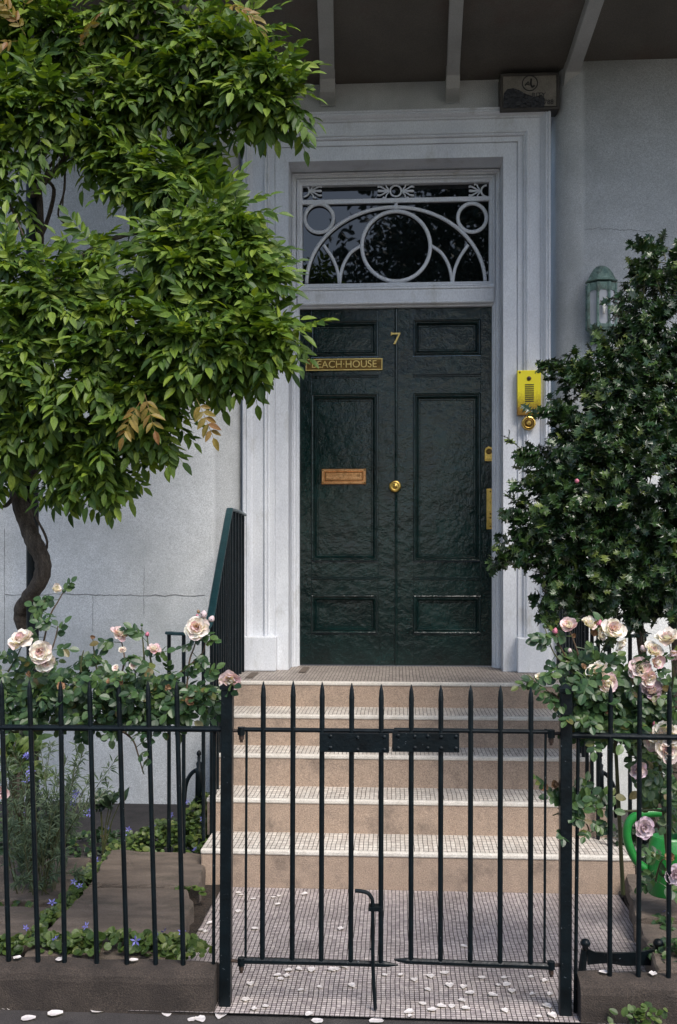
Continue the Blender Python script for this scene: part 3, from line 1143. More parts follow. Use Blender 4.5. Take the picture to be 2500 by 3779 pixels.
def gate(left):
    xs = [973, 1083, 1190, 1299, 1408] if left else [1519, 1628, 1738, 1848, 1960]
    tops = [2514, 2512, 2516, 2520, 2524] if left else [2526, 2527, 2528, 2529, 2533]
    lab = 'left leaf of the black spiked iron gate, with drop bolt' if left else 'right leaf of the black spiked iron gate, without a bolt'
    p = at(893 if left else 2020, 3600, GY)
    t = thing('iron_gate', (p.x, GY, 0), lab, 'gate', 'gate leaves')
    mb = MB('iron')
    q = [(900, 2692), (1180, 2695), (1470, 2698)] if left else [(1455, 2694), (1740, 2697), (2040, 2701)]
    mb.tube([at(u, v, GY) for u, v in q], .0078, 10)
    mb.build('top_rail', t)
    q = [(885, 3544), (1180, 3551), (1420, 3558), (1470, 3561)] if left else [(1455, 3541), (1500, 3546), (1740, 3556), (2030, 3566)]
    rr = [.0115, .0105, .0100, .003] if left else [.003, .0100, .0105, .0115]
    mb = MB('iron')
    mb.tube([at(u, v, GY) for u, v in q], rr, 8)
    mb.build('bottom_rail', t)
    for u, v in zip(xs, tops):
        a, b = at(u, v, GY), at(u - (4 if u < 1400 else 2), 3552 + (u - 1460) * .016, GY)
        mb = MB('iron')
        spike_bar(mb, b, a, .0090)
        mb.build('bar', t)
    mb = MB('iron')
    u = 911 if left else 2014
    a, b = at(u, 2690, GY), at(u - 4, 3552, GY)
    mb.tube([a, b], .0045, 8)
    mb.build('hanging_bar', t)
    # lock plate
    p0, p1 = (at(1181, 2772, GY), at(1437, 2704, GY)) if left else (at(1448, 2771, GY), at(1695, 2703, GY))
    mb = MB('iron')
    mb.box(p0.x, p1.x, GY - .016, GY - .010, p0.z, p1.z)
    pl_ = mb.build('lock_plate', t, bevel=.0012)
    for fxx in (.16, .55, .93) if left else (.09, .34, .53, .73, .95):
        for fz in (.18, .80):
            x, z = p0.x + (p1.x - p0.x) * fxx, p0.z + (p1.z - p0.z) * (fz + random.uniform(-.06, .06))
            mb = MB('iron')
            mb.lathe([(.0070, 0), (.0062, .003), (.0035, .005), (.001, .0055)], (x, GY - .0158, z), 'y', 10)
            mb.build('rivet', pl_)
    # hinges
    for v in ((2698, 3548) if left else (2708, 3562)):
        u = 892 if left else 2034
        c = at(u, v, GY)
        mb = MB('rust', 'iron')
        mb.tube([(c.x, GY - .002, c.z + .014), (c.x, GY - .002, c.z - .012)], .0135, 6, 'iron')
        mb.tube([(c.x, GY - .002, c.z - .012), (c.x, GY - .002, c.z - .028)], .0095, 6)
        mb.tube([(c.x, GY - .002, c.z - .026), (c.x, GY - .002, c.z - .038)], .0055, 8)
        px = at(850 if left else 2072, v, GY).x
        mb.tube([(c.x, GY, c.z), (px, GY, c.z + .002)], .006, 6)
        mb.build('hinge', t)
    if left:
        pts = [(1311, 3287), (1335, 3289), (1358, 3296), (1371, 3312), (1376, 3336), (1376, 3450), (1377, 3560), (1381, 3650), (1386, 3724)]
        P = [at(u, v, GY - .020) for u, v in pts]
        mb = MB('iron')
        mb.tube(curve(P[:6], 4) + P[6:], .0066, 10)
        e = at(1364, 3502, GY - .02)
        mb.tube([e, e + Vector((.012, 0, 0))], .004, 6)
        b = mb.build('drop_bolt', t)
        mb = MB('iron')
        for v in (3353,):
            a_, b_ = at(1362, v, GY - .02), at(1410, v, GY - .02)
            mb.box(a_.x, b_.x, GY - .030, GY + .012, a_.z - .006, a_.z + .006)
        mb.build('bolt_keeper', b)


gate(True)
gate(False)

# ------------------------------------------------------------------ paving slabs beside the path


def slab(poly, z, label, thick=.13):
    mb = MB('slab_stone')
    out = []
    n = len(poly)
    for i in range(n):
        a, b = Vector((*poly[i], 0)), Vector((*poly[(i + 1) % n], 0))
        m = max(2, int((b - a).length / .045))
        nn = Vector(((b - a).y, -(b - a).x, 0)).normalized()
        for k in range(m):
            out.append(a.lerp(b, k / m) + nn * random.uniform(-.007, .007))
    c = sum(out, Vector()) / len(out)
    rings = [(0, z - thick, 1.0), (0, z - .03, 1.0), (0, z - .008, .992), (0, z, .975), (0, z + .001, .5)]
    V = []
    for _, zz, sc in rings:
        for p in out:
            q = c + (p - c) * sc
            V.append((q.x + random.uniform(-.004, .004), q.y + random.uniform(-.004, .004), zz + (random.uniform(-.003, .003) if zz > z - .02 else 0)))
    m = len(out)
    Fc = [(i * m + j, i * m + (j + 1) % m, (i + 1) * m + (j + 1) % m, (i + 1) * m + j) for i in range(len(rings) - 1) for j in range(m)]
    Fc.append(tuple((len(rings) - 1) * m + j for j in range(m)))
    mb.add(V, Fc)
    o = mb.build('paving_slab', origin=(c.x, c.y, z - thick))
    tag(o, label, 'paving slab', 'worn stone slabs in the beds')


slab([(-1.34, 4.22), (-.86, 4.22), (-.905, 4.68), (-1.39, 4.72)], .10, 'worn tan slab left of the path, the rear one by the flowering clump')
slab([(-1.34, 3.46), (-.80, 3.46), (-.815, 3.72), (-.845, 4.05), (-.90, 4.195), (-1.34, 4.20)], .095, 'worn tan slab left of the path with broken corner, nearer the fence')
slab([(-1.95, 4.03), (-1.42, 4.05), (-1.46, 4.63), (-1.98, 4.65)], .085, 'dark slab left of the wider pair, behind its neighbour')
slab([(-2.0, 3.46), (-1.41, 3.46), (-1.41, 3.98), (-2.0, 3.99)], .08, 'dark slab at far left close behind the fence')
slab([(.94, 3.95), (1.5, 3.92), (1.56, 4.44), (1.03, 4.50)], .10, 'dark worn slab right of the path in front of the watering can')
slab([(.90, 3.46), (1.5, 3.46), (1.5, 3.88), (.94, 3.91)], .095, 'dark slab right of the path overgrown by weeds')

# ------------------------------------------------------------------ boot scrapers and watering can
t = thing('boot_scraper', (.64, 3.62, 0), 'black iron boot scraper with knobbed post behind the right kerb', 'boot scraper')
for u in (2157, 2430):
    mb = MB('iron')
    a = at(u, 3490, 3.62)
    mb.tube([(a.x - .012, 3.62, -.01), (a.x, 3.62, at(u, 3505, 3.62).z)], [.016, .012], 10)
    mb.build('post', t)
for u in (2161, 2430):
    mb = MB('iron')
    a = at(u, 3482, 3.62)
    mb.lathe([(.004, -.022), (.012, -.018), (.011, -.012), (.018, -.004), (.019, .004), (.013, .014), (.002, .018)], (a.x, 3.62, a.z), 'z', 14)
    mb.build('knob', t, smooth=True)
top = [(2168, 3500), (2195, 3512), (2240, 3516), (2300, 3515), (2360, 3512), (2428, 3500)]
bot = [(2428, 3560), (2300, 3562), (2240, 3552), (2168, 3558)]
mb = MB('iron')
mb.prism_y([(p.x, p.z) for p in [at(u, v, 3.62) for u, v in top + bot]][::-1], 3.614, 3.624)
mb.build('blade', t)

for u, v0, v1, Y, lab in ((735, 2768, 2860, 5.05, 'small dark iron boot scraper with finial in the bed left of the steps'),
                          (2216, 2772, 2870, 5.05, 'small dark iron boot scraper with finial in the bed right of the steps')):
    a, b = at(u, v0, Y), at(u, v1, Y)
    t = thing('boot_scraper', (a.x, Y, b.z - .25), lab, 'boot scraper')
    mb = MB('iron')
    h = a.z - b.z
    mb.lathe([(.022, -.25), (.018, 0), (.020, h * .25), (.013, h * .30), (.016, h * .48), (.008, h * .55), (.010, h * .72), (.006, h * .76), (.013, h * .82), (.012, h * .92), (.002, h)],
             (a.x, Y, b.z), 'z', 14)
    mb.build('finial_post', t, smooth=True)
    s = -1 if u < 1400 else 1
    mb = MB('iron')
    mb.tube(curve([(a.x, Y, b.z + h * .25), (a.x + s * .04, Y, b.z + h * .05), (a.x + s * .07, Y, b.z - .06), (a.x + s * .08, Y, b.z - .2)], 5), .011, 8)
    mb.build('curved_foot', t)

# watering can
WY = 3.98
wc = at(2450, 3200, WY)
wb, wt_ = at(2450, 3300, WY).z, at(2450, 3085, WY).z
t = thing('watering_can', (wc.x, WY, wb), 'green plastic watering can behind the right fence under the roses', 'watering can')
rr = at(2450, 3200, WY).x - at(2372, 3200, WY).x
mb = MB('green_plastic')
H_ = wt_ - wb
cx_ = wc.x + .02
rings = []
for h, r in ((0, .90), (.03, 1.0), (.40, 1.0), (.42, 1.03), (.46, 1.0), (.72, .98), (.74, 1.02), (.78, .97), (.92, .9), (.95, .82), (1.0, .80), (1.0, .74), (.93, .74)):
    rings.append([(cx_ + rr * r * math.cos(q), WY + rr * r * .8 * math.sin(q), wb + H_ * h) for q in np.linspace(0, 2 * PI, 29)[:-1]])
loft(mb, rings)
mb.build('body', t, smooth=True)
hp = [(2385, 3205), (2352, 3180), (2326, 3130), (2314, 3080), (2322, 3035), (2352, 3008), (2400, 3000), (2450, 3000), (2500, 3006), (2520, 3030), (2515, 3070)]
mb = MB('green_plastic')
mb.tube(curve([at(u, v, WY) for u, v in hp], 5), .017, 12)
mb.build('handle', t, smooth=True)
mb = MB('green_plastic')
mb.tube([(cx_ + rr * .8, WY, wb + H_ * .2), (cx_ + rr * 2.0, WY - .02, wb + H_ * .75), (cx_ + rr * 2.7, WY - .04, wb + H_ * 1.15)], [.03, .024, .018], 12)
mb.tube([(cx_ + rr * 2.65, WY - .04, wb + H_ * 1.12), (cx_ + rr * 2.95, WY - .05, wb + H_ * 1.28)], [.02, .045], 14)
mb.build('spout', t, smooth=True)

# ------------------------------------------------------------------ leaves: templates


def leaflet(L=1.0, W=.32, droop=.12, fold=.06, serr=0):
    """folded pointed leaflet along +y, normal +z"""
    ys = [0, .22, .50, .78, 1.0]
    ws = [.02, .85, 1.0, .58, 0]
    V, Fc = [], []
    for y, w in zip(ys, ws):
        z = -droop * y * y
        V += [(-W / 2 * w * L, y * L, (z + fold * w) * L), (0, y * L, z * L), (W / 2 * w * L, y * L, (z + fold * w) * L)]
    for i in range(4):
        a = i * 3
        Fc += [(a, a + 1, a + 4, a + 3), (a + 1, a + 2, a + 5, a + 4)]
    return np.array(V), Fc


def xf(tv, M):
    return tv @ np.array(M.to_3x3()).T + np.array(M.translation)


def compound(npairs, L, leafL, leafW, droop, ang=58, petiole=.25, leaf_droop=.18, fold=.07, roundish=False):
    """pinnate leaf along +y"""
    V, Fc, n = [], [], 0
    tv, tf = (oval() if roundish else leaflet(1, leafW, leaf_droop, fold))

    def put(M):
        nonlocal n
        V.append(xf(tv, M))
        Fc.extend([tuple(i + n for i in f) for f in tf])
        n += len(tv)
    for k in range(npairs):
        s = petiole + (1 - petiole) * k / npairs
        y, z = L * s, -droop * L * s * s
        sl = .80 + .35 * math.sin(PI * (k + .8) / (npairs + .8))
        for sd in (-1, 1):
            a = math.radians(ang - 12 * k / max(npairs, 1) + random.uniform(-9, 9))
            M = Matrix.Translation((0, y, z)) @ Matrix.Rotation(-sd * a, 4, 'Z') @ Matrix.Rotation(math.radians(random.uniform(-32, 2)), 4, 'X') @ Matrix.Rotation(math.radians(random.uniform(-22, 22)), 4, 'Y') @ Matrix.Scale(leafL * sl * random.uniform(.88, 1.1), 4)
            put(M)
    M = Matrix.Translation((0, L, -droop * L)) @ Matrix.Rotation(math.radians(-25), 4, 'X') @ Matrix.Scale(leafL * 1.1, 4)
    put(M)
    w = .0016
    for k in range(4):
        s0, s1 = k / 4, (k + 1) / 4
        V.append(np.array([(-w, L * s0, -droop * L * s0 ** 2), (w, L * s0, -droop * L * s0 ** 2), (w, L * s1, -droop * L * s1 ** 2), (-w, L * s1, -droop * L * s1 ** 2)]))
        Fc.append((n, n + 1, n + 2, n + 3))
        n += 4
    return np.concatenate(V), Fc


def oval():
    ys = [0, .12, .38, .68, .90, 1.0]
    ws = [.06, .62, 1.0, .86, .42, .02]
    V, Fc = [], []
    for y, w in zip(ys, ws):
        z = -.10 * y * y
        V += [(-.36 * w, y, z + .07 * w), (0, y, z), (.36 * w, y, z + .07 * w)]
    for i in range(5):
        a = i * 3
        Fc += [(a, a + 1, a + 4, a + 3), (a + 1, a + 2, a + 5, a + 4)]
    return np.array(V), Fc


def holly_leaf():
    side = [(.0, .03), (.10, .20), (.16, .44), (.24, .20), (.36, .24), (.45, .52), (.54, .22), (.66, .20), (.74, .40), (.82, .12), (1.0, 0)]
    V, Fc = [], []
    for i, (y, w) in enumerate(side):
        tip = w > .35
        zz = (.14 if tip and i % 2 == 0 else .05) if tip else .03
        if tip and i in (5,):
            zz = -.06
        c = -.12 * (y - .4) ** 2
        V += [(-w, y, zz + c), (0, y, c), (w, y, -zz * .3 + .05 + c)]
    for i in range(len(side) - 1):
        a = i * 3
        Fc += [(a, a + 1, a + 4, a + 3), (a + 1, a + 2, a + 5, a + 4)]
    return np.array(V), Fc


def round_leaf():
    n = 9
    V = [(0, 0, -.10)] + [((1 + .12 * (k % 2)) * math.cos(2 * PI * k / n) * .5, .45 + .5 * math.sin(2 * PI * k / n), .04 * (k % 2)) for k in range(n)]
    return np.array(V), [(0, 1 + k, 1 + (k + 1) % n) for k in range(n)]


def star_flower():
    V, Fc = [], []
    for k in range(5):
        a = 2 * PI * k / 5
        c, s = math.cos(a), math.sin(a)
        b = len(V)
        for x, y, z in ((0, .05, 0), (-.2, .5, .12), (0, 1, .22), (.2, .5, .12)):
            V.append((x * c - y * s, x * s + y * c, z))
        Fc.append((b, b + 1, b + 2, b + 3))
    return np.array(V), Fc


def frames(pos, dirs, ups, scales, roll=None):
    """(n,3,4) transforms with local +y along dirs and local +z near ups"""
    d = dirs / np.linalg.norm(dirs, axis=1, keepdims=True)
    x = np.cross(d, ups)
    nx = np.linalg.norm(x, axis=1, keepdims=True)
    bad = nx[:, 0] < 1e-3
    x[bad] = np.cross(d[bad], np.array([[1.0, 0.3, 0.2]]))
    x /= np.linalg.norm(x, axis=1, keepdims=True)
    z = np.cross(x, d)
    if roll is not None:
        c, s = np.cos(roll)[:, None], np.sin(roll)[:, None]
        x, z = x * c + z * s, z * c - x * s
    M = np.stack([x, d, z, pos], axis=2)
    M[:, :, :3] *= scales[:, None, None]
    return M


def rv(n):
    v = RNG.normal(size=(n, 3))
    return v / np.linalg.norm(v, axis=1, keepdims=True)


# ------------------------------------------------------------------ wisteria
wis = thing('wisteria', (atz(130, 3000, .0).x, 4.72, 0), 'large green wisteria twisting up the iron post over the left wall', 'climber')
WT = [compound(random.choice((4, 5, 5, 6)), random.uniform(.17, .23), .076, .43, random.uniform(.25, .55)) for _ in range(7)]
clumps = [  # u, v, radius u, radius v, depth, shoots
    (230, 120, 260, 140, 4.55, 24), (600, 80, 250, 110, 4.5, 22), (800, 210, 170, 110, 4.4, 18), (960, 300, 100, 90, 4.3, 12), (1015, 385, 45, 45, 4.3, 5), (930, 150, 70, 60, 4.5, 4),
    (150, 380, 180, 140, 4.4, 18), (420, 400, 180, 100, 4.45, 15), (620, 330, 150, 90, 4.45, 12), (70, 600, 90, 130, 4.4, 9), (820, 400, 110, 60, 4.45, 8),
    (735, 500, 45, 80, 4.75, 5), (690, 590, 25, 50, 4.75, 3),
    (520, 610, 140, 80, 4.45, 10), (640, 690, 140, 80, 4.38, 11), (350, 560, 120, 70, 4.5, 6),
    (800, 850, 130, 100, 4.25, 14), (890, 950, 90, 90, 4.22, 10), (940, 1090, 80, 90, 4.16, 9), (700, 980, 180, 120, 4.2, 18), (430, 1000, 130, 100, 4.35, 9),
    (985, 1240, 60, 55, 4.12, 7), (890, 1270, 140, 105, 4.12, 15), (690, 1220, 180, 140, 4.12, 20), (470, 1200, 170, 130, 4.15, 16), (250, 1130, 170, 130, 4.2, 14), (70, 1040, 110, 150, 4.25, 12),
    (90, 1340, 140, 140, 4.2, 14), (290, 1390, 160, 110, 4.18, 13), (510, 1410, 160, 80, 4.18, 10), (420, 1530, 150, 90, 4.22, 10), (590, 1570, 70, 70, 4.22, 5),
    (220, 1570, 160, 90, 4.3, 10), (50, 1560, 80, 120, 4.25, 8), (400, 1700, 70, 80, 4.28, 6), (290, 1720, 110, 90, 4.32, 7), (1060, 1245, 25, 20, 4.08, 1), (30, 1790, 30, 40, 4.5, 2)]
mb = MB('wisteria_leaf')
for (u, v, ru, rvv, Y, ns) in clumps:
    c = at(u, v, Y)
    ex = at(u + ru, v, Y).x - c.x
    ez = c.z - at(u, v + rvv, Y).z
    ey = min(ex, ez) * .75
    P, D, S = [], [], []
    for _ in range(int(ns * 1.05)):
        w = Vector(rv(1)[0])
        if w.y > .35:
            w.y = -w.y
        r = random.uniform(.55, 1.0)
        p = c + Vector((w.x * ex * r, w.y * ey * r, w.z * ez * r))
        k = random.randint(4, 7)
        axis = Vector((w.x * .7, w.y - .55, w.z * .4 + .15)).normalized()
        a1 = axis.orthogonal().normalized()
        a2 = axis.cross(a1)
        ph = random.uniform(0, 6.28)
        for j in range(k):
            q = ph + 2 * PI * j / k + random.uniform(-.4, .4)
            dd = axis * random.uniform(.25, .9) + (a1 * math.cos(q) + a2 * math.sin(q)) * random.uniform(.7, 1.0)
            dd.z -= .30
            P.append(p + dd * random.uniform(-.04, .02))
            D.append(dd)
            S.append(random.uniform(.62, .95))
    P, D, S = np.array(P), np.array(D), np.array(S)
    n = len(P)
    U = np.tile(np.array([[0, -.55, .8]]), (n, 1)) + rv(n) * .25
    M = frames(P, D, U, S)
    kk = RNG.integers(0, len(WT), n)
    for t_ in range(len(WT)):
        s_ = M[kk == t_]
        if len(s_):
            mb.inst(*WT[t_], s_)
wis_leaves = mb.build('foliage', wis)
# turning leaves at the tips
mb = MB('wisteria_yellow')
tips = [(85, 45, 4.3, (.2, -.3, .5)), (60, 60, 4.3, (-.5, -.3, .3)), (95, 130, 4.3, (-.2, -.3, .4)), (70, 150, 4.3, (-.6, -.2, -.1)), (290, 190, 4.15, (.2, -.5, .4)), (835, 20, 4.3, (.6, -.3, -.1)),
        (910, 30, 4.3, (.3, -.3, -.5)), (535, 1455, 3.98, (.2, -.3, -.5)), (725, 1470, 4.0, (.4, -.3, -.7)), (520, 1480, 4.0, (-.3, -.3, -.6)), (10, 70, 4.3, (-.4, -.2, .3))]
P = np.array([at(u, v, Y) for u, v, Y, _ in tips])
D = np.array([d for *_, d in tips], float)
M = frames(P, D, np.tile([[0, -.7, .5]], (len(P), 1)), np.full(len(P), .72))
for i in range(len(P)):
    mb.inst(*WT[i % len(WT)], M[i:i + 1])
mb.build('turning_leaves', wis)


def limb(mb, pts, radii, n=10, sub=6, jitter=.0):
    P = curve(pts, sub)
    rr_ = np.interp(np.linspace(0, 1, len(P)), np.linspace(0, 1, len(radii)), radii)
    rr_ = [r * random.uniform(.92, 1.08) for r in rr_]
    mb.tube(P, rr_, n)


mb = MB('bark')
tk = [(55, 3010, 4.70), (75, 2800, 4.70), (110, 2640, 4.70), (152, 2520, 4.72), (150, 2430, 4.78), (96, 2330, 4.80), (78, 2262, 4.78), (108, 2205, 4.72), (150, 2140, 4.64), (158, 2070, 4.63), (121, 1990, 4.63), (88, 1895, 4.66), (66, 1800, 4.68),
      (110, 1640, 4.7), (130, 1450, 4.72), (130, 1200, 4.72), (150, 900, 4.72), (140, 600, 4.72)]
limb(mb, [at(*p) for p in tk], [.040, .040, .038, .036, .036, .036, .036, .037, .039, .040, .040, .040, .040, .030, .026, .022, .018, .014], 12, 7)
mb.build('trunk', wis, smooth=True)
mb = MB('bark')
for pts, r in (([(66, 1820, 4.66), (40, 1760, 4.6), (10, 1720, 4.55), (-40, 1690, 4.5)], [.022, .012]), ([(70, 1800, 4.66), (30, 1860, 4.6), (0, 1870, 4.6)], [.012, .008]),
               ([(110, 1760, 4.68), (170, 1700, 4.5), (260, 1600, 4.4), (400, 1500, 4.3), (600, 1400, 4.2)], [.02, .006]), ([(130, 1500, 4.7), (200, 1380, 4.5), (300, 1280, 4.35), (500, 1150, 4.3)], [.016, .005]),
               ([(120, 720, 4.7), (180, 650, 4.6), (230, 600, 4.55), (300, 480, 4.5)], [.02, .010]), ([(140, 900, 4.7), (180, 800, 4.62), (200, 700, 4.55), (170, 640, 4.5), (260, 520, 4.5)], [.012, .006]),
               ([(130, 1100, 4.7), (260, 980, 4.6), (420, 880, 4.5), (640, 850, 4.4), (850, 900, 4.3)], [.018, .005]), ([(140, 600, 4.7), (300, 400, 4.6), (550, 250, 4.5), (880, 270, 4.4)], [.016, .005]),
               ([(240, 560, 4.5), (238, 700, 4.5), (215, 790, 4.55), (245, 830, 4.6)], [.006, .004]), ([(235, 500, 4.45), (240, 640, 4.45), (232, 760, 4.5)], [.004, .003]),
               ([(0, 660, 4.4), (30, 740, 4.4), (70, 830, 4.35), (100, 900, 4.35)], [.006, .004]), ([(560, 830, 4.45), (600, 900, 4.4), (640, 980, 4.35)], [.006, .004]),
               ([(150, 480, 4.4), (140, 560, 4.4), (127, 610, 4.4)], [.003, .002]), ([(735, 430, 4.75), (745, 520, 4.75), (700, 600, 4.75)], [.005, .003]),
               ([(130, 1300, 4.7), (400, 1200, 4.4), (700, 1150, 4.25), (1000, 1230, 4.15)], [.014, .004]), ([(150, 2080, 4.6), (175, 2000, 4.64), (130, 1900, 4.6), (105, 1820, 4.6)], [.006, .006])):
    limb(mb, [at(*p) for p in pts], r, 7, 5)
mb.build('branches', wis, smooth=True)

# ------------------------------------------------------------------ holly
hx = at(2440, 2200, 4.7)
hol = thing('holly_bush', (hx.x, 4.7, 0), 'dense dark holly bush with spiny leaves right of the doorway', 'bush')
ht = holly_leaf()
ht = (ht[0] * .060, ht[1])
mb = MB('holly_leaf')
hc = [(2440, 1180, 150, 170, 4.75, 520), (2460, 990, 70, 70, 4.8, 110), (2375, 1275, 80, 110, 4.65, 300), (2420, 1480, 250, 220, 4.6, 1150), (2250, 1560, 190, 170, 4.5, 750), (2150, 1420, 70, 60, 4.5, 110),
      (2160, 1740, 180, 170, 4.45, 700), (2380, 1800, 260, 260, 4.45, 1350), (2080, 1930, 170, 150, 4.4, 560), (2010, 2000, 110, 60, 4.38, 160), (2230, 2060, 210, 170, 4.42, 900), (2430, 2080, 200, 200, 4.45, 900),
      (2120, 2170, 110, 100, 4.4, 260), (2280, 2230, 130, 60, 4.45, 260), (2460, 2200, 90, 70, 4.5, 160), (2640, 1700, 250, 700, 4.6, 900)]
spr = []
for (u, v, ru, rvv, Y, nl) in hc:
    c = at(u, v, Y)
    ex = at(u + ru, v, Y).x - c.x
    ez = c.z - at(u, v + rvv, Y).z
    ey = min(ex, ez) * .85
    ntw = int(nl / 9 * 1.55)
    w = rv(ntw)
    w[:, 1] = np.where(w[:, 1] > .5, -w[:, 1], w[:, 1])
    base = np.array(c) + w * np.array([ex, ey, ez]) * RNG.uniform(.45, .95, (ntw, 1))
    dirs = w + rv(ntw) * .6
    dirs[:, 2] += .15
    dirs /= np.linalg.norm(dirs, axis=1, keepdims=True)
    spr.append((base, dirs))
# sprays leaving the outline at the left
B, D = [], []
for u, v, du, dv, Y in ((2120, 1420, -70, -55, 4.4), (2200, 1400, -60, -20, 4.42), (2020, 1720, -70, -50, 4.35), (1985, 2000, -90, 25, 4.3), (1960, 2030, -80, 30, 4.3), (1985, 1940, -70, -10, 4.32),
                        (2060, 2200, -40, 60, 4.35), (2460, 930, -80, -30, 4.7), (2440, 960, -70, 40, 4.7), (2100, 1570, -70, -40, 4.4), (2040, 1830, -60, -30, 4.35), (2300, 1330, -50, -40, 4.55)):
    for k in range(5):
        a = at(u + du * k / 4 + random.uniform(-8, 8), v + dv * k / 4 + random.uniform(-8, 8), Y)
        b = at(u + du * (k / 4 + .6) + random.uniform(-30, 30), v + dv * (k / 4 + .6) + random.uniform(-30, 30), Y - .03)
        B.append(a)
        D.append(b - a)
D = np.array(D, float)
spr.append((np.array(B), D / np.linalg.norm(D, axis=1, keepdims=True)))
tw = MB('stem_green')
for base, dirs in spr:
    n = len(base)
    Lt = RNG.uniform(.07, .13, n)
    for i in range(0, n, 2):
        a, b = Vector(base[i] - dirs[i] * .05), Vector(base[i] + dirs[i] * Lt[i])
        tw.tube([a, b], [.0028, .0014], 4, cap=False)
    for k in range(9):
        f = (k + .5) / 9
        p = base + dirs * (Lt * f)[:, None]
        d = dirs * (.25 + .7 * f) + rv(n) * .95
        mb.inst(*ht, frames(p, d, dirs + rv(n) * .5 + np.array([[0, -.3, .5]]), RNG.uniform(.6, 1.0, n)))
mb.build('foliage', hol)
tw.build('twigs', hol)
mb = MB('bark')
for pts in ([(hx.x, 4.75, 0), (hx.x - .02, 4.75, .6), (hx.x - .1, 4.7, 1.2), (hx.x - .2, 4.6, 2.0)], [(hx.x + .05, 4.78, 0), (hx.x + .1, 4.8, .8), (hx.x + .05, 4.75, 2.4)]):
    limb(mb, pts, [.035, .012], 8, 5)
mb.build('trunk', hol, smooth=True)
mb = MB('petal_deep')
p = at(2130, 1775, 4.12)
mb.lathe([(.001, -.01), (.009, -.004), (.009, .004), (.001, .01)], tuple(p), 'z', 10)
mb.build('berry', hol, smooth=True)

# ------------------------------------------------------------------ roses


def petal_grid(L, W, curl, cup, n=5):
    V, Fc = [], []
    for i in range(n + 1):
        s = i / n
        w = W * (math.sin(PI * min(.5, .12 + s * .55)) if s < .7 else math.sqrt(max(0.02, 1 - ((s - .7) / .33) ** 2)))
        for j in range(5):
            r = (j - 2) / 2
            V.append((r * w, s, r * r * cup + curl * s * s, s))
    for i in range(n):
        for j in range(4):
            a = i * 5 + j
            Fc.append((a, a + 1, a + 6, a + 5))
    return [(x * L, y * L, z * L) for x, y, z, _ in V], Fc


def blossom(mb, c, R, facing, openness=1.0, mats=('petal_white', 'petal_pink'), centre=True, layers=None):
    ax = Vector(facing).normalized()
    q = ax.to_track_quat('Z', 'Y').to_matrix()
    c = Vector(c)
    layers = layers or [(6, 78, 1.0, 0), (6, 58, .86, 0), (6, 38, .66, 1), (5, 18, .46, 1)]
    for li, (k, tilt, sz, mi_) in enumerate(layers):
        for j in range(k):
            a = 2 * PI * (j + .5 * (li % 2)) / k + random.uniform(-.25, .25)
            tl = math.radians(tilt * openness + random.uniform(-13, 13))
            V, Fc = petal_grid(R * sz * random.uniform(.85, 1.12), .52 * random.uniform(.85, 1.15), random.uniform(-.18, .12) if li < 2 else .12, random.uniform(.10, .30))
            Ml = Matrix.Rotation(a, 3, 'Z') @ Matrix.Rotation(PI / 2 - tl, 3, 'X')
            pts = [c + q @ (Ml @ (Vector(p) + Vector((random.uniform(-1, 1), random.uniform(-1, 1), random.uniform(-1, 1))) * R * .025)) for p in V]
            mb.add(pts, Fc, mats[mi_])
    if centre:
        for j in range(16):
            d = Vector((random.uniform(-.4, .4), random.uniform(-.4, .4), 1)).normalized()
            p = c + q @ (d * R * .10)
            mb.tube([p, c + q @ (d * R * random.uniform(.25, .36))], [R * .02, R * .035], 4, 'stamen')


def bud(mb, c, R, d=(0, 0, 1), mat='petal_pink'):
    q = Vector(d).normalized().to_track_quat('Z', 'Y').to_matrix()
    c = Vector(c)
    rings = [(-.9, .25), (-.5, .75), (0, .95), (.5, .75), (1.0, .4), (1.25, .08)]
    V = [c + q @ Vector((R * r * math.cos(a + i * .3), R * r * math.sin(a + i * .3), R * h)) for i, (h, r) in enumerate(rings) for a in np.linspace(0, 2 * PI, 9)[:-1]]
    mb.add(V, [(i * 8 + j, i * 8 + (j + 1) % 8, i * 8 + 8 + (j + 1) % 8, i * 8 + 8 + j) for i in range(5) for j in range(8)], mat)
    for j in range(5):
        a = 2 * PI * j / 5
        e = Vector((math.cos(a), math.sin(a), 0))
        f = Vector((-e.y, e.x, 0))
        mb.add([c + q @ (e * R * .5 - f * R * .45 + Vector((0, 0, -.8 * R))), c + q @ (e * R * .5 + f * R * .45 + Vector((0, 0, -.8 * R))), c + q @ (e * R * 1.1 + Vector((0, 0, .7 * R)))], [(0, 1, 2)], 'rose_leaf')


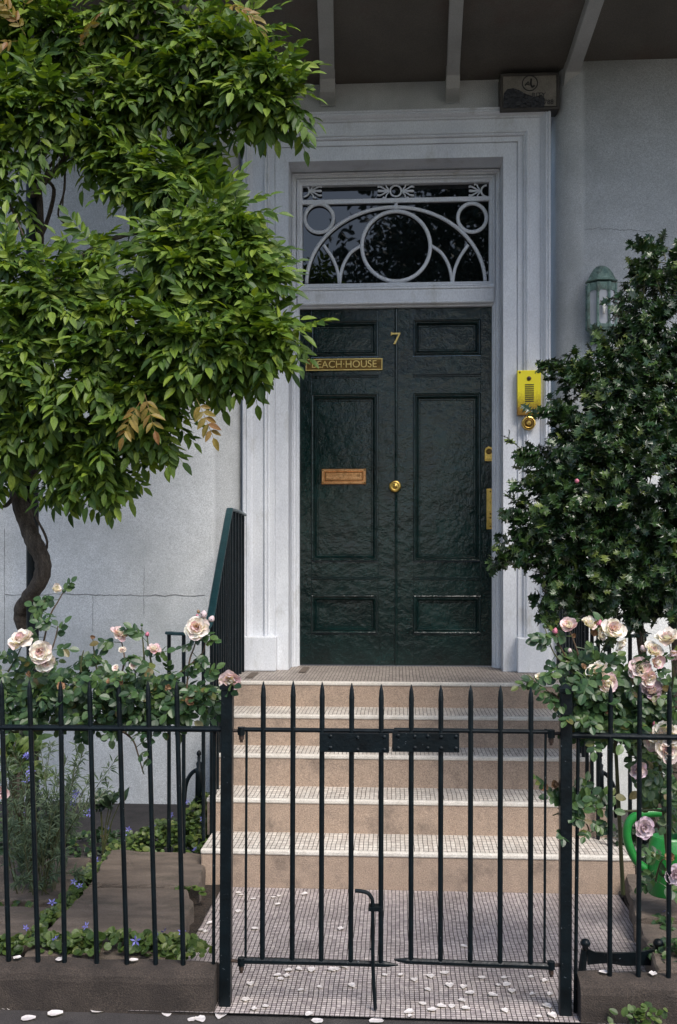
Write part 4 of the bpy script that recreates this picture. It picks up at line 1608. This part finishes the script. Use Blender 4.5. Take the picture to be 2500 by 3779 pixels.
def rose_bush(label, base, regions, flowers, buds, spent, stems, sprays, Y0):
    t = thing('rose_bush', base, label, 'rose bush', 'pale roses along the fence')
    RT = [compound(random.choice((2, 2, 3)), random.uniform(.06, .085), .033, .7, .2, 62, .4, roundish=True) for _ in range(6)]
    mb = MB('rose_leaf')
    P, D, U, S = [], [], [], []

    def leafat(p, d, s):
        P.append(p)
        D.append(d)
        U.append(np.array((random.uniform(-.5, .5), -.75, .6)))
        S.append(s)
    for (u, v, ru, rvv, Y, n) in regions:
        for _ in range(n):
            a, r = random.uniform(0, 2 * PI), math.sqrt(random.uniform(0, 1))
            p = at(u + ru * r * math.cos(a), v + rvv * r * math.sin(a), Y + random.uniform(-.10, .10))
            leafat(np.array(p), np.array((random.uniform(-1, 1), random.uniform(-.9, .2), random.uniform(-.7, .7))), random.uniform(.65, 1.1))
    st = MB('stem_green', 'stem_red')
    for pts, r, red in stems:
        limb(st, [at(u, v, Y0 + dy) for u, v, dy in pts], r, 6, 5)
    for pts, nl in sprays:
        C = curve([at(u, v, Y0 + dy) for u, v, dy in pts], 6)
        rr_ = np.linspace(.004, .0018, len(C)).tolist()
        st.tube(C, rr_, 6, 'stem_red' if random.random() < .4 else 'stem_green')
        for k in range(nl):
            i = int((k + .6) / nl * (len(C) - 1))
            leafat(np.array(C[i]), np.array((random.uniform(-1, 1), random.uniform(-.8, 0), random.uniform(-.5, .6))), random.uniform(.7, 1.05))
    P, D, U, S = np.array(P), np.array(D), np.array(U), np.array(S)
    M = frames(P, D, U, S)
    kk = RNG.integers(0, len(RT), len(P))
    for i in range(len(RT)):
        if (kk == i).any():
            mb.inst(*RT[i], M[kk == i])
    mb.build('foliage', t)
    st.build('stems', t)
    for (u, v, rpx, dY, facing, mats, op, cen) in flowers:
        b = MB(*mats)
        c = at(u, v, Y0 + dY)
        blossom(b, c, rpx / F_PX * (Y0 + dY) * 1.12, facing, op, mats, cen)
        b.build('rose_flower', t, smooth=True)
        sb = MB('stem_green')
    for (u, v, rpx, dY, d, mat) in buds:
        b = MB(mat)
        bud(b, at(u, v, Y0 + dY), rpx / F_PX * (Y0 + dY), d, mat)
        b.build('rose_bud', t, smooth=True)
    for (u, v, rpx, dY) in spent:
        b = MB('dry_leaf')
        blossom(b, at(u, v, Y0 + dY), rpx / F_PX * (Y0 + dY), (random.uniform(-.6, .6), -.7, random.uniform(-.3, .7)), 1.0, ('dry_leaf', 'petal_pink'), False, [(6, 70, 1, 0), (4, 40, .7, 0)])
        b.build('spent_bloom', t)
    return t


W, P_ = ('petal_white', 'petal_pink'), ('petal_pink', 'petal_white')
WW = ('petal_white', 'petal_white')
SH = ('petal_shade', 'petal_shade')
rose_bush('pale pink rose bush trailing along the left fence', (-.95, 3.5, .05),
          [(60, 2560, 110, 100, 3.5, 48), (190, 2540, 90, 60, 3.48, 24), (300, 2570, 120, 90, 3.46, 46), (450, 2570, 130, 90, 3.45, 70), (590, 2570, 110, 95, 3.45, 66), (690, 2590, 50, 75, 3.46, 22), (150, 2640, 150, 40, 3.5, 24), (480, 2640, 200, 36, 3.46, 26), (760, 2560, 50, 50, 3.42, 9), (250, 2500, 60, 40, 3.5, 8), (5, 2620, 30, 60, 3.5, 8)],
          [(83, 2367, 46, -.05, (-.1, -.55, .75), W, 1.0, False), (150, 2405, 42, -.10, (.2, -.9, .1), W, 1.0, False), (165, 2440, 36, -.08, (.4, -.6, -.3), W, .9, False), (60, 2375, 30, -.05, (-.5, -.4, .3), W, .9, False),
           (198, 2178, 26, 0, (.7, -.3, .4), WW, .45, False), (440, 2339, 30, 0, (.5, -.3, .75), P_, 1.15, False), (452, 2403, 16, -.04, (.1, -.6, .6), W, .8, False), (570, 2398, 25, -.05, (.1, -.5, .8), P_, 1.05, False),
           (729, 2317, 44, -.05, (.05, -.9, .25), W, 1.05, True), (848, 2510, 38, -.14, (.1, -.9, -.1), P_, .95, True), (490, 2458, 14, -.1, (.1, -.8, .3), W, .9, True), (430, 2467, 14, -.1, (-.2, -.7, .5), W, .9, False), (8, 2925, 26, -.12, (.4, -.8, .1), ('petal_pink', 'petal_shade'), .8, False)],
          [(752, 2269, 15, -.05, (.2, -.3, 1), 'petal_pink'), (781, 2285, 13, -.05, (.5, -.3, .8), 'petal_pink'), (730, 2275, 8, 0, (-.3, 0, 1), 'petal_deep'), (544, 2342, 9, 0, (.2, 0, 1), 'petal_deep'), (524, 2307, 6, 0, (0, 0, 1), 'rose_leaf'), (237, 2181, 8, 0, (.3, 0, 1), 'rose_leaf'), (733, 2258, 7, 0, (-.2, 0, 1), 'dry_leaf'), (167, 2205, 7, 0, (0, 0, 1), 'rose_leaf')],
          [(343, 2350, 10, 0), (224, 2535, 18, -.1), (620, 2535, 14, -.1), (705, 2585, 22, -.12), (405, 2515, 12, -.1), (448, 2518, 12, -.1), (110, 2487, 14, -.1), (868, 2540, 18, -.13)],
          [([(0, 2700, .02), (120, 2690, .0), (250, 2682, -.04), (380, 2676, -.05), (440, 2660, -.05), (500, 2690, -.03)], [.010, .012, .010, .012], False)],
          [([(440, 2690, -.1), (490, 2730, -.12), (512, 2790, -.12), (530, 2855, -.12)], 5), ([(690, 2540, -.05), (700, 2440, -.03), (720, 2380, -.02), (729, 2330, -.01)], 5), ([(445, 2500, -.02), (460, 2430, 0), (445, 2350, .02)], 3),
           ([(535, 2460, 0), (530, 2390, 0), (524, 2315, 0)], 3), ([(360, 2480, 0), (350, 2420, 0), (343, 2355, 0)], 1), ([(560, 2450, 0), (550, 2400, 0), (544, 2350, 0)], 2), ([(140, 2480, 0), (180, 2290, 0), (215, 2220, 0), (235, 2185, 0)], 6), ([(150, 2330, 0), (155, 2260, 0), (168, 2210, 0)], 3),
           ([(130, 2470, 0), (190, 2400, -.02), (215, 2310, -.02)], 5), ([(700, 2600, -.05), (760, 2560, -.1), (840, 2525, -.12)], 7), ([(300, 2480, 0), (300, 2440, 0), (310, 2400, 0)], 2), ([(640, 2500, -.02), (740, 2420, -.02), (760, 2360, -.01), (770, 2300, -.03)], 4), ([(30, 2480, 0), (60, 2430, 0), (83, 2380, 0)], 4)], 3.46)
rose_bush('pale pink rose bush tangled through the right fence above the watering can', (1.1, 3.55, .05),
          [(2160, 2560, 70, 110, 3.42, 48), (2260, 2600, 90, 110, 3.46, 58), (2180, 2470, 60, 60, 3.45, 14), (2340, 2620, 90, 90, 3.5, 44), (2440, 2620, 80, 90, 3.5, 34), (2120, 2620, 40, 60, 3.4, 16), (2460, 2890, 40, 60, 3.5, 26), (2220, 2660, 120, 40, 3.44, 22), (2490, 3020, 20, 40, 3.55, 5), (2420, 2790, 60, 50, 3.55, 14), (2440, 3220, 50, 40, 3.6, 5)],
          [(2104, 2317, 34, -.05, (-.3, -.6, .7), P_, .7, False), (2171, 2307, 32, -.03, (.3, -.5, .6), WW, .9, False), (2209, 2335, 28, -.05, (.5, -.5, -.1), W, .7, False), (2262, 2322, 42, -.06, (.2, -.8, .4), W, 1.05, True), (2280, 2370, 30, -.04, (.6, -.4, -.5), W, .6, False),
           (2207, 2484, 42, -.09, (-.2, -.5, .8), WW, 1.0, True), (2233, 2515, 40, -.10, (.3, -.9, -.1), P_, .9, True), (2467, 2360, 42, -.06, (-.2, -.4, .85), W, 1.05, False), (2482, 2400, 30, -.06, (.1, -.5, -.7), P_, .5, False), (2405, 2407, 38, -.06, (.2, -.7, .5), W, .75, False), (2418, 2440, 30, -.08, (.4, -.8, -.1), P_, .7, False), (2365, 2475, 42, -.08, (-.2, -.8, .4), P_, 1.0, True), (2388, 2500, 34, -.09, (.3, -.7, -.2), P_, .8, False),
           (2405, 2556, 42, -.04, (-.1, -.6, .6), ('petal_shade', 'petal_pink'), .8, False), (2449, 2712, 48, -.10, (-.2, -.7, .6), WW, 1.0, False), (2462, 2764, 46, -.12, (.1, -.9, .0), W, 1.05, True), (2420, 2735, 36, -.08, (-.7, -.6, .0), P_, .9, False), (2500, 2725, 40, -.10, (.5, -.6, .3), W, 1.0, False), (2354, 2835, 32, -.10, (.1, -.8, -.2), ('petal_shade', 'petal_pink'), .9, False), (2376, 3055, 36, -.16, (.1, -.95, .15), SH, 1.0, False), (2498, 3228, 36, -.14, (-.1, -.95, .1), SH, 1.0, False), (1992, 2508, 22, -.06, (-.2, -.6, .5), WW, .5, False)],
          [(2049, 2331, 12, -.05, (.2, 0, 1), 'petal_deep'), (2212, 2302, 13, -.03, (.4, 0, 1), 'petal_deep'), (2011, 2312, 8, 0, (-.3, 0, 1), 'rose_leaf'), (2022, 2344, 7, 0, (.1, 0, 1), 'rose_leaf'), (2362, 2590, 11, -.05, (0, -.5, .8), 'petal_deep'), (2103, 2402, 9, -.05, (0, -.3, 1), 'petal_pink'), (2376, 2395, 14, -.05, (-.5, -.3, .8), 'petal_pink'), (2415, 2672, 9, -.05, (0, -.3, 1), 'petal_deep'), (1977, 2560, 7, -.05, (-.4, 0, .8), 'dry_leaf'), (2380, 2420, 10, -.05, (0, 0, 1), 'rose_leaf')],
          [(2118, 2295, 12, 0), (2152, 2462, 14, -.08), (2470, 3162, 20, -.1), (2247, 2625, 16, -.1), (2195, 2335, 14, -.03), (2009, 2905, 16, -.1), (2045, 2895, 16, -.1), (2120, 2345, 10, -.02), (2330, 2690, 12, -.05)],
          [([(2270, 2992, -.02), (2330, 2993, -.02), (2410, 2989, -.02), (2460, 2995, 0)], [.004, .005], False), ([(2300, 3300, .2), (2280, 2900, .1), (2270, 2700, .05)], [.008, .006], False), ([(2480, 3300, .2), (2450, 3000, .1), (2430, 2700, .05)], [.008, .006], False)],
          [([(2160, 2520, -.03), (2080, 2450, -.05), (2040, 2400, -.05), (2011, 2315, -.03)], 6), ([(2120, 2480, -.03), (2070, 2390, -.05), (2049, 2335, -.05)], 2), ([(2110, 2600, -.1), (2040, 2560, -.1), (1980, 2520, -.08), (1970, 2500, -.07)], 7), ([(2200, 2640, -.05), (2220, 2480, 0), (2215, 2420, 0), (2262, 2330, -.02)], 5),
           ([(2380, 2640, -.04), (2395, 2540, -.06), (2375, 2460, -.06), (2405, 2415, -.04)], 5), ([(2470, 2600, -.03), (2485, 2500, -.04), (2480, 2440, -.04), (2470, 2370, -.03)], 4), ([(2150, 2480, -.03), (2130, 2400, -.03), (2104, 2330, -.02)], 4), ([(2290, 2560, -.03), (2330, 2480, -.04), (2370, 2420, -.03), (2376, 2400, -.03)], 4),
           ([(2220, 3000, -.08), (2150, 2975, -.1), (2090, 2990, -.12), (2040, 3010, -.12)], 7), ([(2180, 2930, -.08), (2110, 2950, -.1), (2060, 2985, -.12)], 5), ([(2130, 2970, -.1), (2170, 3050, -.12), (2175, 3080, -.12)], 4), ([(2110, 2960, -.1), (2090, 3010, -.12), (2070, 3060, -.12)], 4), ([(2075, 2990, -.1), (2030, 2930, -.1), (2010, 2908, -.1)], 2), ([(2085, 2990, -.1), (2060, 2930, -.1), (2045, 2900, -.1)], 1), ([(2420, 3250, -.02), (2440, 3180, -.1), (2470, 3165, -.1)], 3)], 3.46)

# ------------------------------------------------------------------ low planting


def cover(name, label, blobs, leafs, flowers, mats=('cover_leaf', 'purple_petal'), size=.030):
    """low mat of round leaves with small star flowers; blobs = (x, y, rx, ry, height)"""
    mb = MB(*mats)
    tv, tf = round_leaf()
    sf, sff = star_flower()
    area = [b[2] * b[3] for b in blobs]
    tot = sum(area)
    for b, ar in zip(blobs, area):
        n = int(leafs * ar / tot)
        a, r = RNG.uniform(0, 2 * PI, n), np.sqrt(RNG.uniform(0, 1, n))
        x, y = b[0] + b[2] * r * np.cos(a), b[1] + b[3] * r * np.sin(a)
        h = b[4] * np.sqrt(np.maximum(0, 1 - r * r * .92)) * RNG.uniform(.45, 1.0, n) + b[5]
        p = np.stack([x, y, h], 1)
        d = rv(n)
        d[:, 2] *= .4
        up = np.tile([[0, -.55, .8]], (n, 1)) + rv(n) * .5
        mb.inst(tv, tf, frames(p, d, up, RNG.uniform(.6, 1.25, n) * size), mats[0])
        m = int(flowers * ar / tot + .5)
        if m:
            a, r = RNG.uniform(0, 2 * PI, m), np.sqrt(RNG.uniform(0, 1, m))
            p = np.stack([b[0] + b[2] * r * np.cos(a), b[1] + b[3] * r * np.sin(a), b[4] * np.sqrt(np.maximum(0, 1 - r * r * .9)) + b[5] + .02], 1)
            mb.inst(sf, sff, frames(p, rv(m), np.tile([[0, -.8, .5]], (m, 1)) + rv(m) * .3, RNG.uniform(.014, .022, m)), mats[1])
    return structure(mb.build(name), 'stuff')


cover('flowering_ground_cover', '', [(-1.10, 4.88, .26, .15, .18, .03), (-.98, 5.05, .14, .22, .26, .05), (-1.33, 4.92, .14, .12, .09, .0), (-.93, 4.75, .06, .14, .14, .0)], 1500, 11)
cover('flowering_ground_cover', '', [(-1.05, 3.52, .26, .07, .06, .10), (-1.28, 3.54, .2, .07, .05, .09), (-.80, 3.55, .12, .10, .05, .08), (-1.7, 3.52, .35, .06, .05, .08), (-1.38, 3.95, .035, .30, .035, .07), (-1.40, 4.45, .035, .30, .035, .06), (-.89, 4.205, .09, .02, .04, .07), (-1.9, 4.01, .4, .02, .02, .07)], 1150, 14)
cover('flowering_ground_cover', '', [(1.30, 3.62, .30, .14, .12, .08), (1.02, 3.60, .12, .12, .10, .05), (1.45, 3.9, .2, .2, .12, .08), (1.05, 3.90, .05, .12, .05, .06)], 1000, 10, ('rose_leaf', 'purple_petal'))
cover('ground_cover', '', [(1.20, 4.75, .22, .16, .26, .05), (1.5, 4.9, .3, .2, .2, .03), (1.08, 4.62, .08, .1, .1, .08)], 1000, 0, ('dark_leaf', 'purple_petal'))
cover('ground_cover', '', [(-1.95, 4.95, .3, .2, .18, .0), (-1.55, 5.1, .25, .15, .10, -.02), (-2.3, 4.4, .3, .3, .2, .05)], 900, 8, ('rose_leaf', 'purple_petal'))
for o in list(COL.objects):
    if o.name.startswith(('flowering_ground_cover', 'ground_cover')):
        o['category'] = 'ground cover'
for o, l in zip([o for o in COL.objects if o.name.startswith(('flowering_ground_cover', 'ground_cover'))],
                ('clump of round leaves with purple stars beside the left railing', 'low weeds and purple stars along the left kerb and slab joints', 'weedy mat with purple stars behind the right kerb',
                 'dark leafy mat at the foot of the right railing', 'dark leafy mat by the wall behind the feathery plant')):
    o['label'] = l

# weed in front of the right kerb
t = thing('weed', (.78, 3.20, 0), 'small green weed growing at the foot of the right kerb', 'weed')
mb = MB('cover_leaf')
tv, tf = oval()
n = 46
a = RNG.uniform(0, 2 * PI, n)
r = RNG.uniform(0, .09, n)
p = np.stack([.78 + r * np.cos(a) * 1.2, 3.215 + r * np.sin(a) * .4, RNG.uniform(.0, .07, n)], 1)
d = rv(n)
d[:, 2] = np.abs(d[:, 2]) * .6
mb.inst(tv, tf, frames(p, d, np.tile([[0, -.5, .8]], (n, 1)), RNG.uniform(.02, .034, n)))
mb.build('leaves', t)

# feathery grey plant behind the left fence
t = thing('feathery_plant', (-1.75, 4.1, .05), 'feathery grey green plant with fine leaves behind the left fence', 'plant')
mb = MB('feather_leaf')
sm = MB('stem_green')
tv, tf = leaflet(1, .16, .2, .05)
ends = [(300, 2710), (312, 2760), (290, 2830), (430, 2800), (412, 2900), (250, 2790), (190, 2740), (210, 2850), (150, 2760), (100, 2800), (60, 2780), (20, 2800), (300, 2930), (270, 3000), (230, 2940), (180, 2920), (130, 2900), (80, 2920), (30, 2930),
        (280, 3080), (200, 3050), (150, 3030), (100, 3050), (50, 3040), (10, 3060), (240, 3150), (160, 3160), (90, 3150), (30, 3150), (290, 2870), (330, 2960), (60, 3260), (180, 3290), (310, 3230), (345, 2850), (120, 2680 + 160), (5, 2880), (260, 2900), (220, 3000), (140, 3100)]
for i, (u, v) in enumerate(ends):
    Y = 4.1 + random.uniform(-.2, .35)
    e = at(u, v, Y)
    b = Vector((at(100 + random.uniform(-60, 100), 3150, 4.15).x, 4.2 + random.uniform(-.1, .1), .08))
    midp = b.lerp(e, .5) + Vector((random.uniform(-.03, .03), -.02, .05))
    C = curve([b, midp, e], 8)
    sm.tube(C, np.linspace(.003, .0012, len(C)).tolist(), 4)
    P, D = [], []
    for k in range(90):
        f = random.uniform(.25, 1.0) ** .8
        q = C[min(int(f * (len(C) - 1)), len(C) - 1)]
        td = (C[-1] - C[0]).normalized()
        w = Vector(rv(1)[0])
        P.append(q + w * .006)
        D.append(td * .6 + w)
    P, D = np.array(P), np.array(D)
    mb.inst(tv, tf, frames(P, D, np.tile([[0, -.6, .8]], (len(P), 1)), RNG.uniform(.018, .048, len(P))))
mb.build('foliage', t)
sm.build('stems', t)
# broad leaved plants
def broad(label, base, pts, size, mat, flowers=()):
    t = thing('leafy_plant', base, label, 'plant')
    mb = MB(mat)
    tv, tf = leaflet(1, .42, .3, .06)
    P = np.array([at(u, v, Y) for u, v, Y in pts])
    D = P - np.array(base) + rv(len(P)) * .12
    for k in range(3):
        mb.inst(tv, tf, frames(P + rv(len(P)) * .02, D / np.linalg.norm(D, axis=1, keepdims=True) + rv(len(P)) * .8, np.tile([[0, -.7, .6]], (len(P), 1)) + rv(len(P)) * .3, RNG.uniform(.7, 1.1, len(P)) * size))
    mb.build('foliage', t)
    sm = MB('stem_green')
    for p in P[::2]:
        sm.tube([base, (Vector(base) + Vector(p)) / 2 + Vector((0, 0, .03)), p], [.004, .003, .002], 5)
    sm.build('stems', t)
    if flowers:
        mb = MB('purple_petal')
        sf, sff = star_flower()
        FP = np.array([at(u, v, Y) for u, v, Y in flowers for _ in range(4)]) + rv(4 * len(flowers)) * .014
        mb.inst(sf, sff, frames(FP, rv(len(FP)), np.tile([[0, -.8, .4]], (len(FP), 1)) + rv(len(FP)) * .4, RNG.uniform(.014, .022, len(FP))))
        mb.build('flowers', t)


broad('broad leaved plant with blue flowers by the wisteria trunk', (at(80, 2900, 4.4).x, 4.4, .05),
      [(60 + random.uniform(-70, 90), 2790 + random.uniform(-70, 110), 4.35 + random.uniform(-.1, .1)) for _ in range(34)], .075, 'cover_leaf', [(105, 2790, 4.2), (110, 2850, 4.2), (102, 2875, 4.2), (285, 2930, 4.3), (270, 2965, 4.3)])
broad('dark leafed plant at the foot of the left wall', (at(380, 3000, 4.9).x, 4.9, .02), [(380 + random.uniform(-30, 70), 2965 + random.uniform(-25, 20), 4.85) for _ in range(12)], .075, 'dark_leaf', [(330, 2995, 4.8)])
# strap leaved clump right
t = thing('strap_leaf_plant', (1.5, 4.5, .05), 'dark strap leaved clump behind the right fence', 'plant')
mb = MB('dark_leaf')
for _ in range(46):
    b = Vector((1.62 + random.uniform(-.1, .1), 4.5 + random.uniform(-.1, .1), .1))
    ang = random.uniform(-1.0, 1.0)
    L_ = random.uniform(.4, .7)
    C = curve([b, b + Vector((math.sin(ang) * .3, random.uniform(-.2, .1), .8)).normalized() * L_ * .55, b + Vector((math.sin(ang) * 1.1, random.uniform(-.4, .2), .75)) * L_], 6)
    V = []
    for i, p in enumerate(C):
        w = .011 * (1 - (i / (len(C) - 1)) ** 2 * .95)
        V += [p + Vector((-w, 0, 0)), p + Vector((0, .004, -.003)), p + Vector((w, 0, 0))]
    mb.add(V, [f for i in range(len(C) - 1) for f in ((i * 3, i * 3 + 1, i * 3 + 4, i * 3 + 3), (i * 3 + 1, i * 3 + 2, i * 3 + 5, i * 3 + 4))])
mb.build('leaves', t)

# ------------------------------------------------------------------ fallen petals


def fallen(x, y, z, s, label, group):
    mb = MB('fallen_petal')
    V, Fc = petal_grid(s, .45, random.uniform(-.04, .10), random.uniform(.03, .14), 4)
    q = Matrix.Rotation(random.uniform(0, 6.28), 3, 'Z')
    lo = min(p[2] for p in V)
    pts = [Vector((x, y, z + .003)) + q @ Vector((p[0], p[1] - s / 2, p[2] - lo)) for p in V]
    mb.add(pts, Fc)
    o = mb.build('rose_petal', smooth=True, origin=(x, y, z))
    tag(o, label, 'petal', group)


pp = [(1150, 3582), (1065, 3583), (1105, 3580), (925, 3634), (1025, 3602), (1060, 3604), (1035, 3615), (908, 3690), (980, 3716), (940, 3726), (1225, 3582), (1240, 3579), (1110, 3655), (1180, 3645), (880, 3296), (890, 3304), (1125, 3301), (935, 3320), (1030, 3308), (1027, 3340), (880, 3365),
      (1010, 3313), (1140, 3745), (1270, 3570), (940, 3430), (1260, 3430), (1480, 3600), (1530, 3618), (1580, 3655), (1640, 3593), (1660, 3640), (1712, 3645), (1705, 3695), (1720, 3725), (1510, 3738), (1515, 3752), (1595, 3730), (1630, 3716), (1668, 3716), (1865, 3733), (1840, 3638), (1870, 3636), (1890, 3660),
      (1965, 3672), (2030, 3672), (2020, 3716), (2040, 3752), (1960, 3608), (2012, 3622), (1860, 3610), (1712, 3495), (1735, 3668), (1820, 3676), (1590, 3605), (1420, 3600), (820, 3360), (790, 3505), (760, 3440), (740, 3435), (775, 3410), (752, 3328), (1560, 3706), (1990, 3755), (1780, 3610), (1300, 3640)]
for u, v in pp:
    p = atz(u, v, .001)
    fallen(p.x, p.y, .001, random.uniform(.020, .034), 'pale pink rose petal fallen on the mosaic path', 'rose petals on the path')
for u, v in ((15, 3720), (45, 3722), (55, 3705), (180, 3710), (225, 3718), (265, 3712), (205, 3748), (105, 3762), (710, 3766), (740, 3765), (617, 3745), (820, 3742), (360, 3735), (1170, 3772), (1390, 3772), (815, 3752)):
    p = atz(u, v, -.012)
    fallen(p.x, p.y, -.012, random.uniform(.03, .05), 'pale rose petal fallen on the dark pavement', 'rose petals on the pavement')
for u, v in ((60, 3566), (215, 3559), (490, 3550), (2232, 3570), (2415, 3612)):
    p = at(u, v, 3.31)
    fallen(p.x, 3.325, .136, .03, 'pale rose petal lying on the stone kerb', 'rose petals on the kerbs')
o = MB('petal_deep')

# ------------------------------------------------------------------ street side behind the viewer (seen in the glass and the gloss)


def street_tree(x, y, h0, hc, rx, rz, n, label):
    t = thing('street_tree', (x, y, 0), label, 'tree')
    mb = MB('bark')
    limb(mb, [(x, y, -.05), (x + .05, y, 2), (x - .1, y + .1, h0 + 1), (x, y, hc + rz * .5)], [.22, .16, .12, .04], 10, 6)
    for k in range(9):
        a = k * 2.4
        limb(mb, [(x, y, h0 + .2 * k), (x + math.cos(a) * rx * .4, y + math.sin(a) * rx * .4, h0 + .8 + .3 * k), (x + math.cos(a) * rx * .8, y + math.sin(a) * rx * .8, hc + (k - 4) * .3)], [.08, .02], 6, 4)
    mb.build('trunk', t, smooth=True)
    mb = MB('dark_leaf')
    nc = 60
    cc = rv(nc) * np.array([rx, rx, rz]) * RNG.uniform(.4, .95, (nc, 1)) + np.array([x, y, hc])
    tv, tf = leaflet(1, .5, .2, .08)
    idx = RNG.integers(0, nc, n)
    P = cc[idx] + RNG.normal(size=(n, 3)) * .38
    mb.inst(tv, tf, frames(P, rv(n), rv(n), RNG.uniform(.12, .24, n)))
    mb.build('crown', t)


street_tree(2.2, -6.5, 3.6, 7.4, 3.2, 3.2, 11000, 'leafy street tree across the pavement facing the door')
street_tree(-4.8, -7.5, 3.4, 6.0, 2.2, 2.6, 2600, 'smaller leafy street tree facing the wisteria')
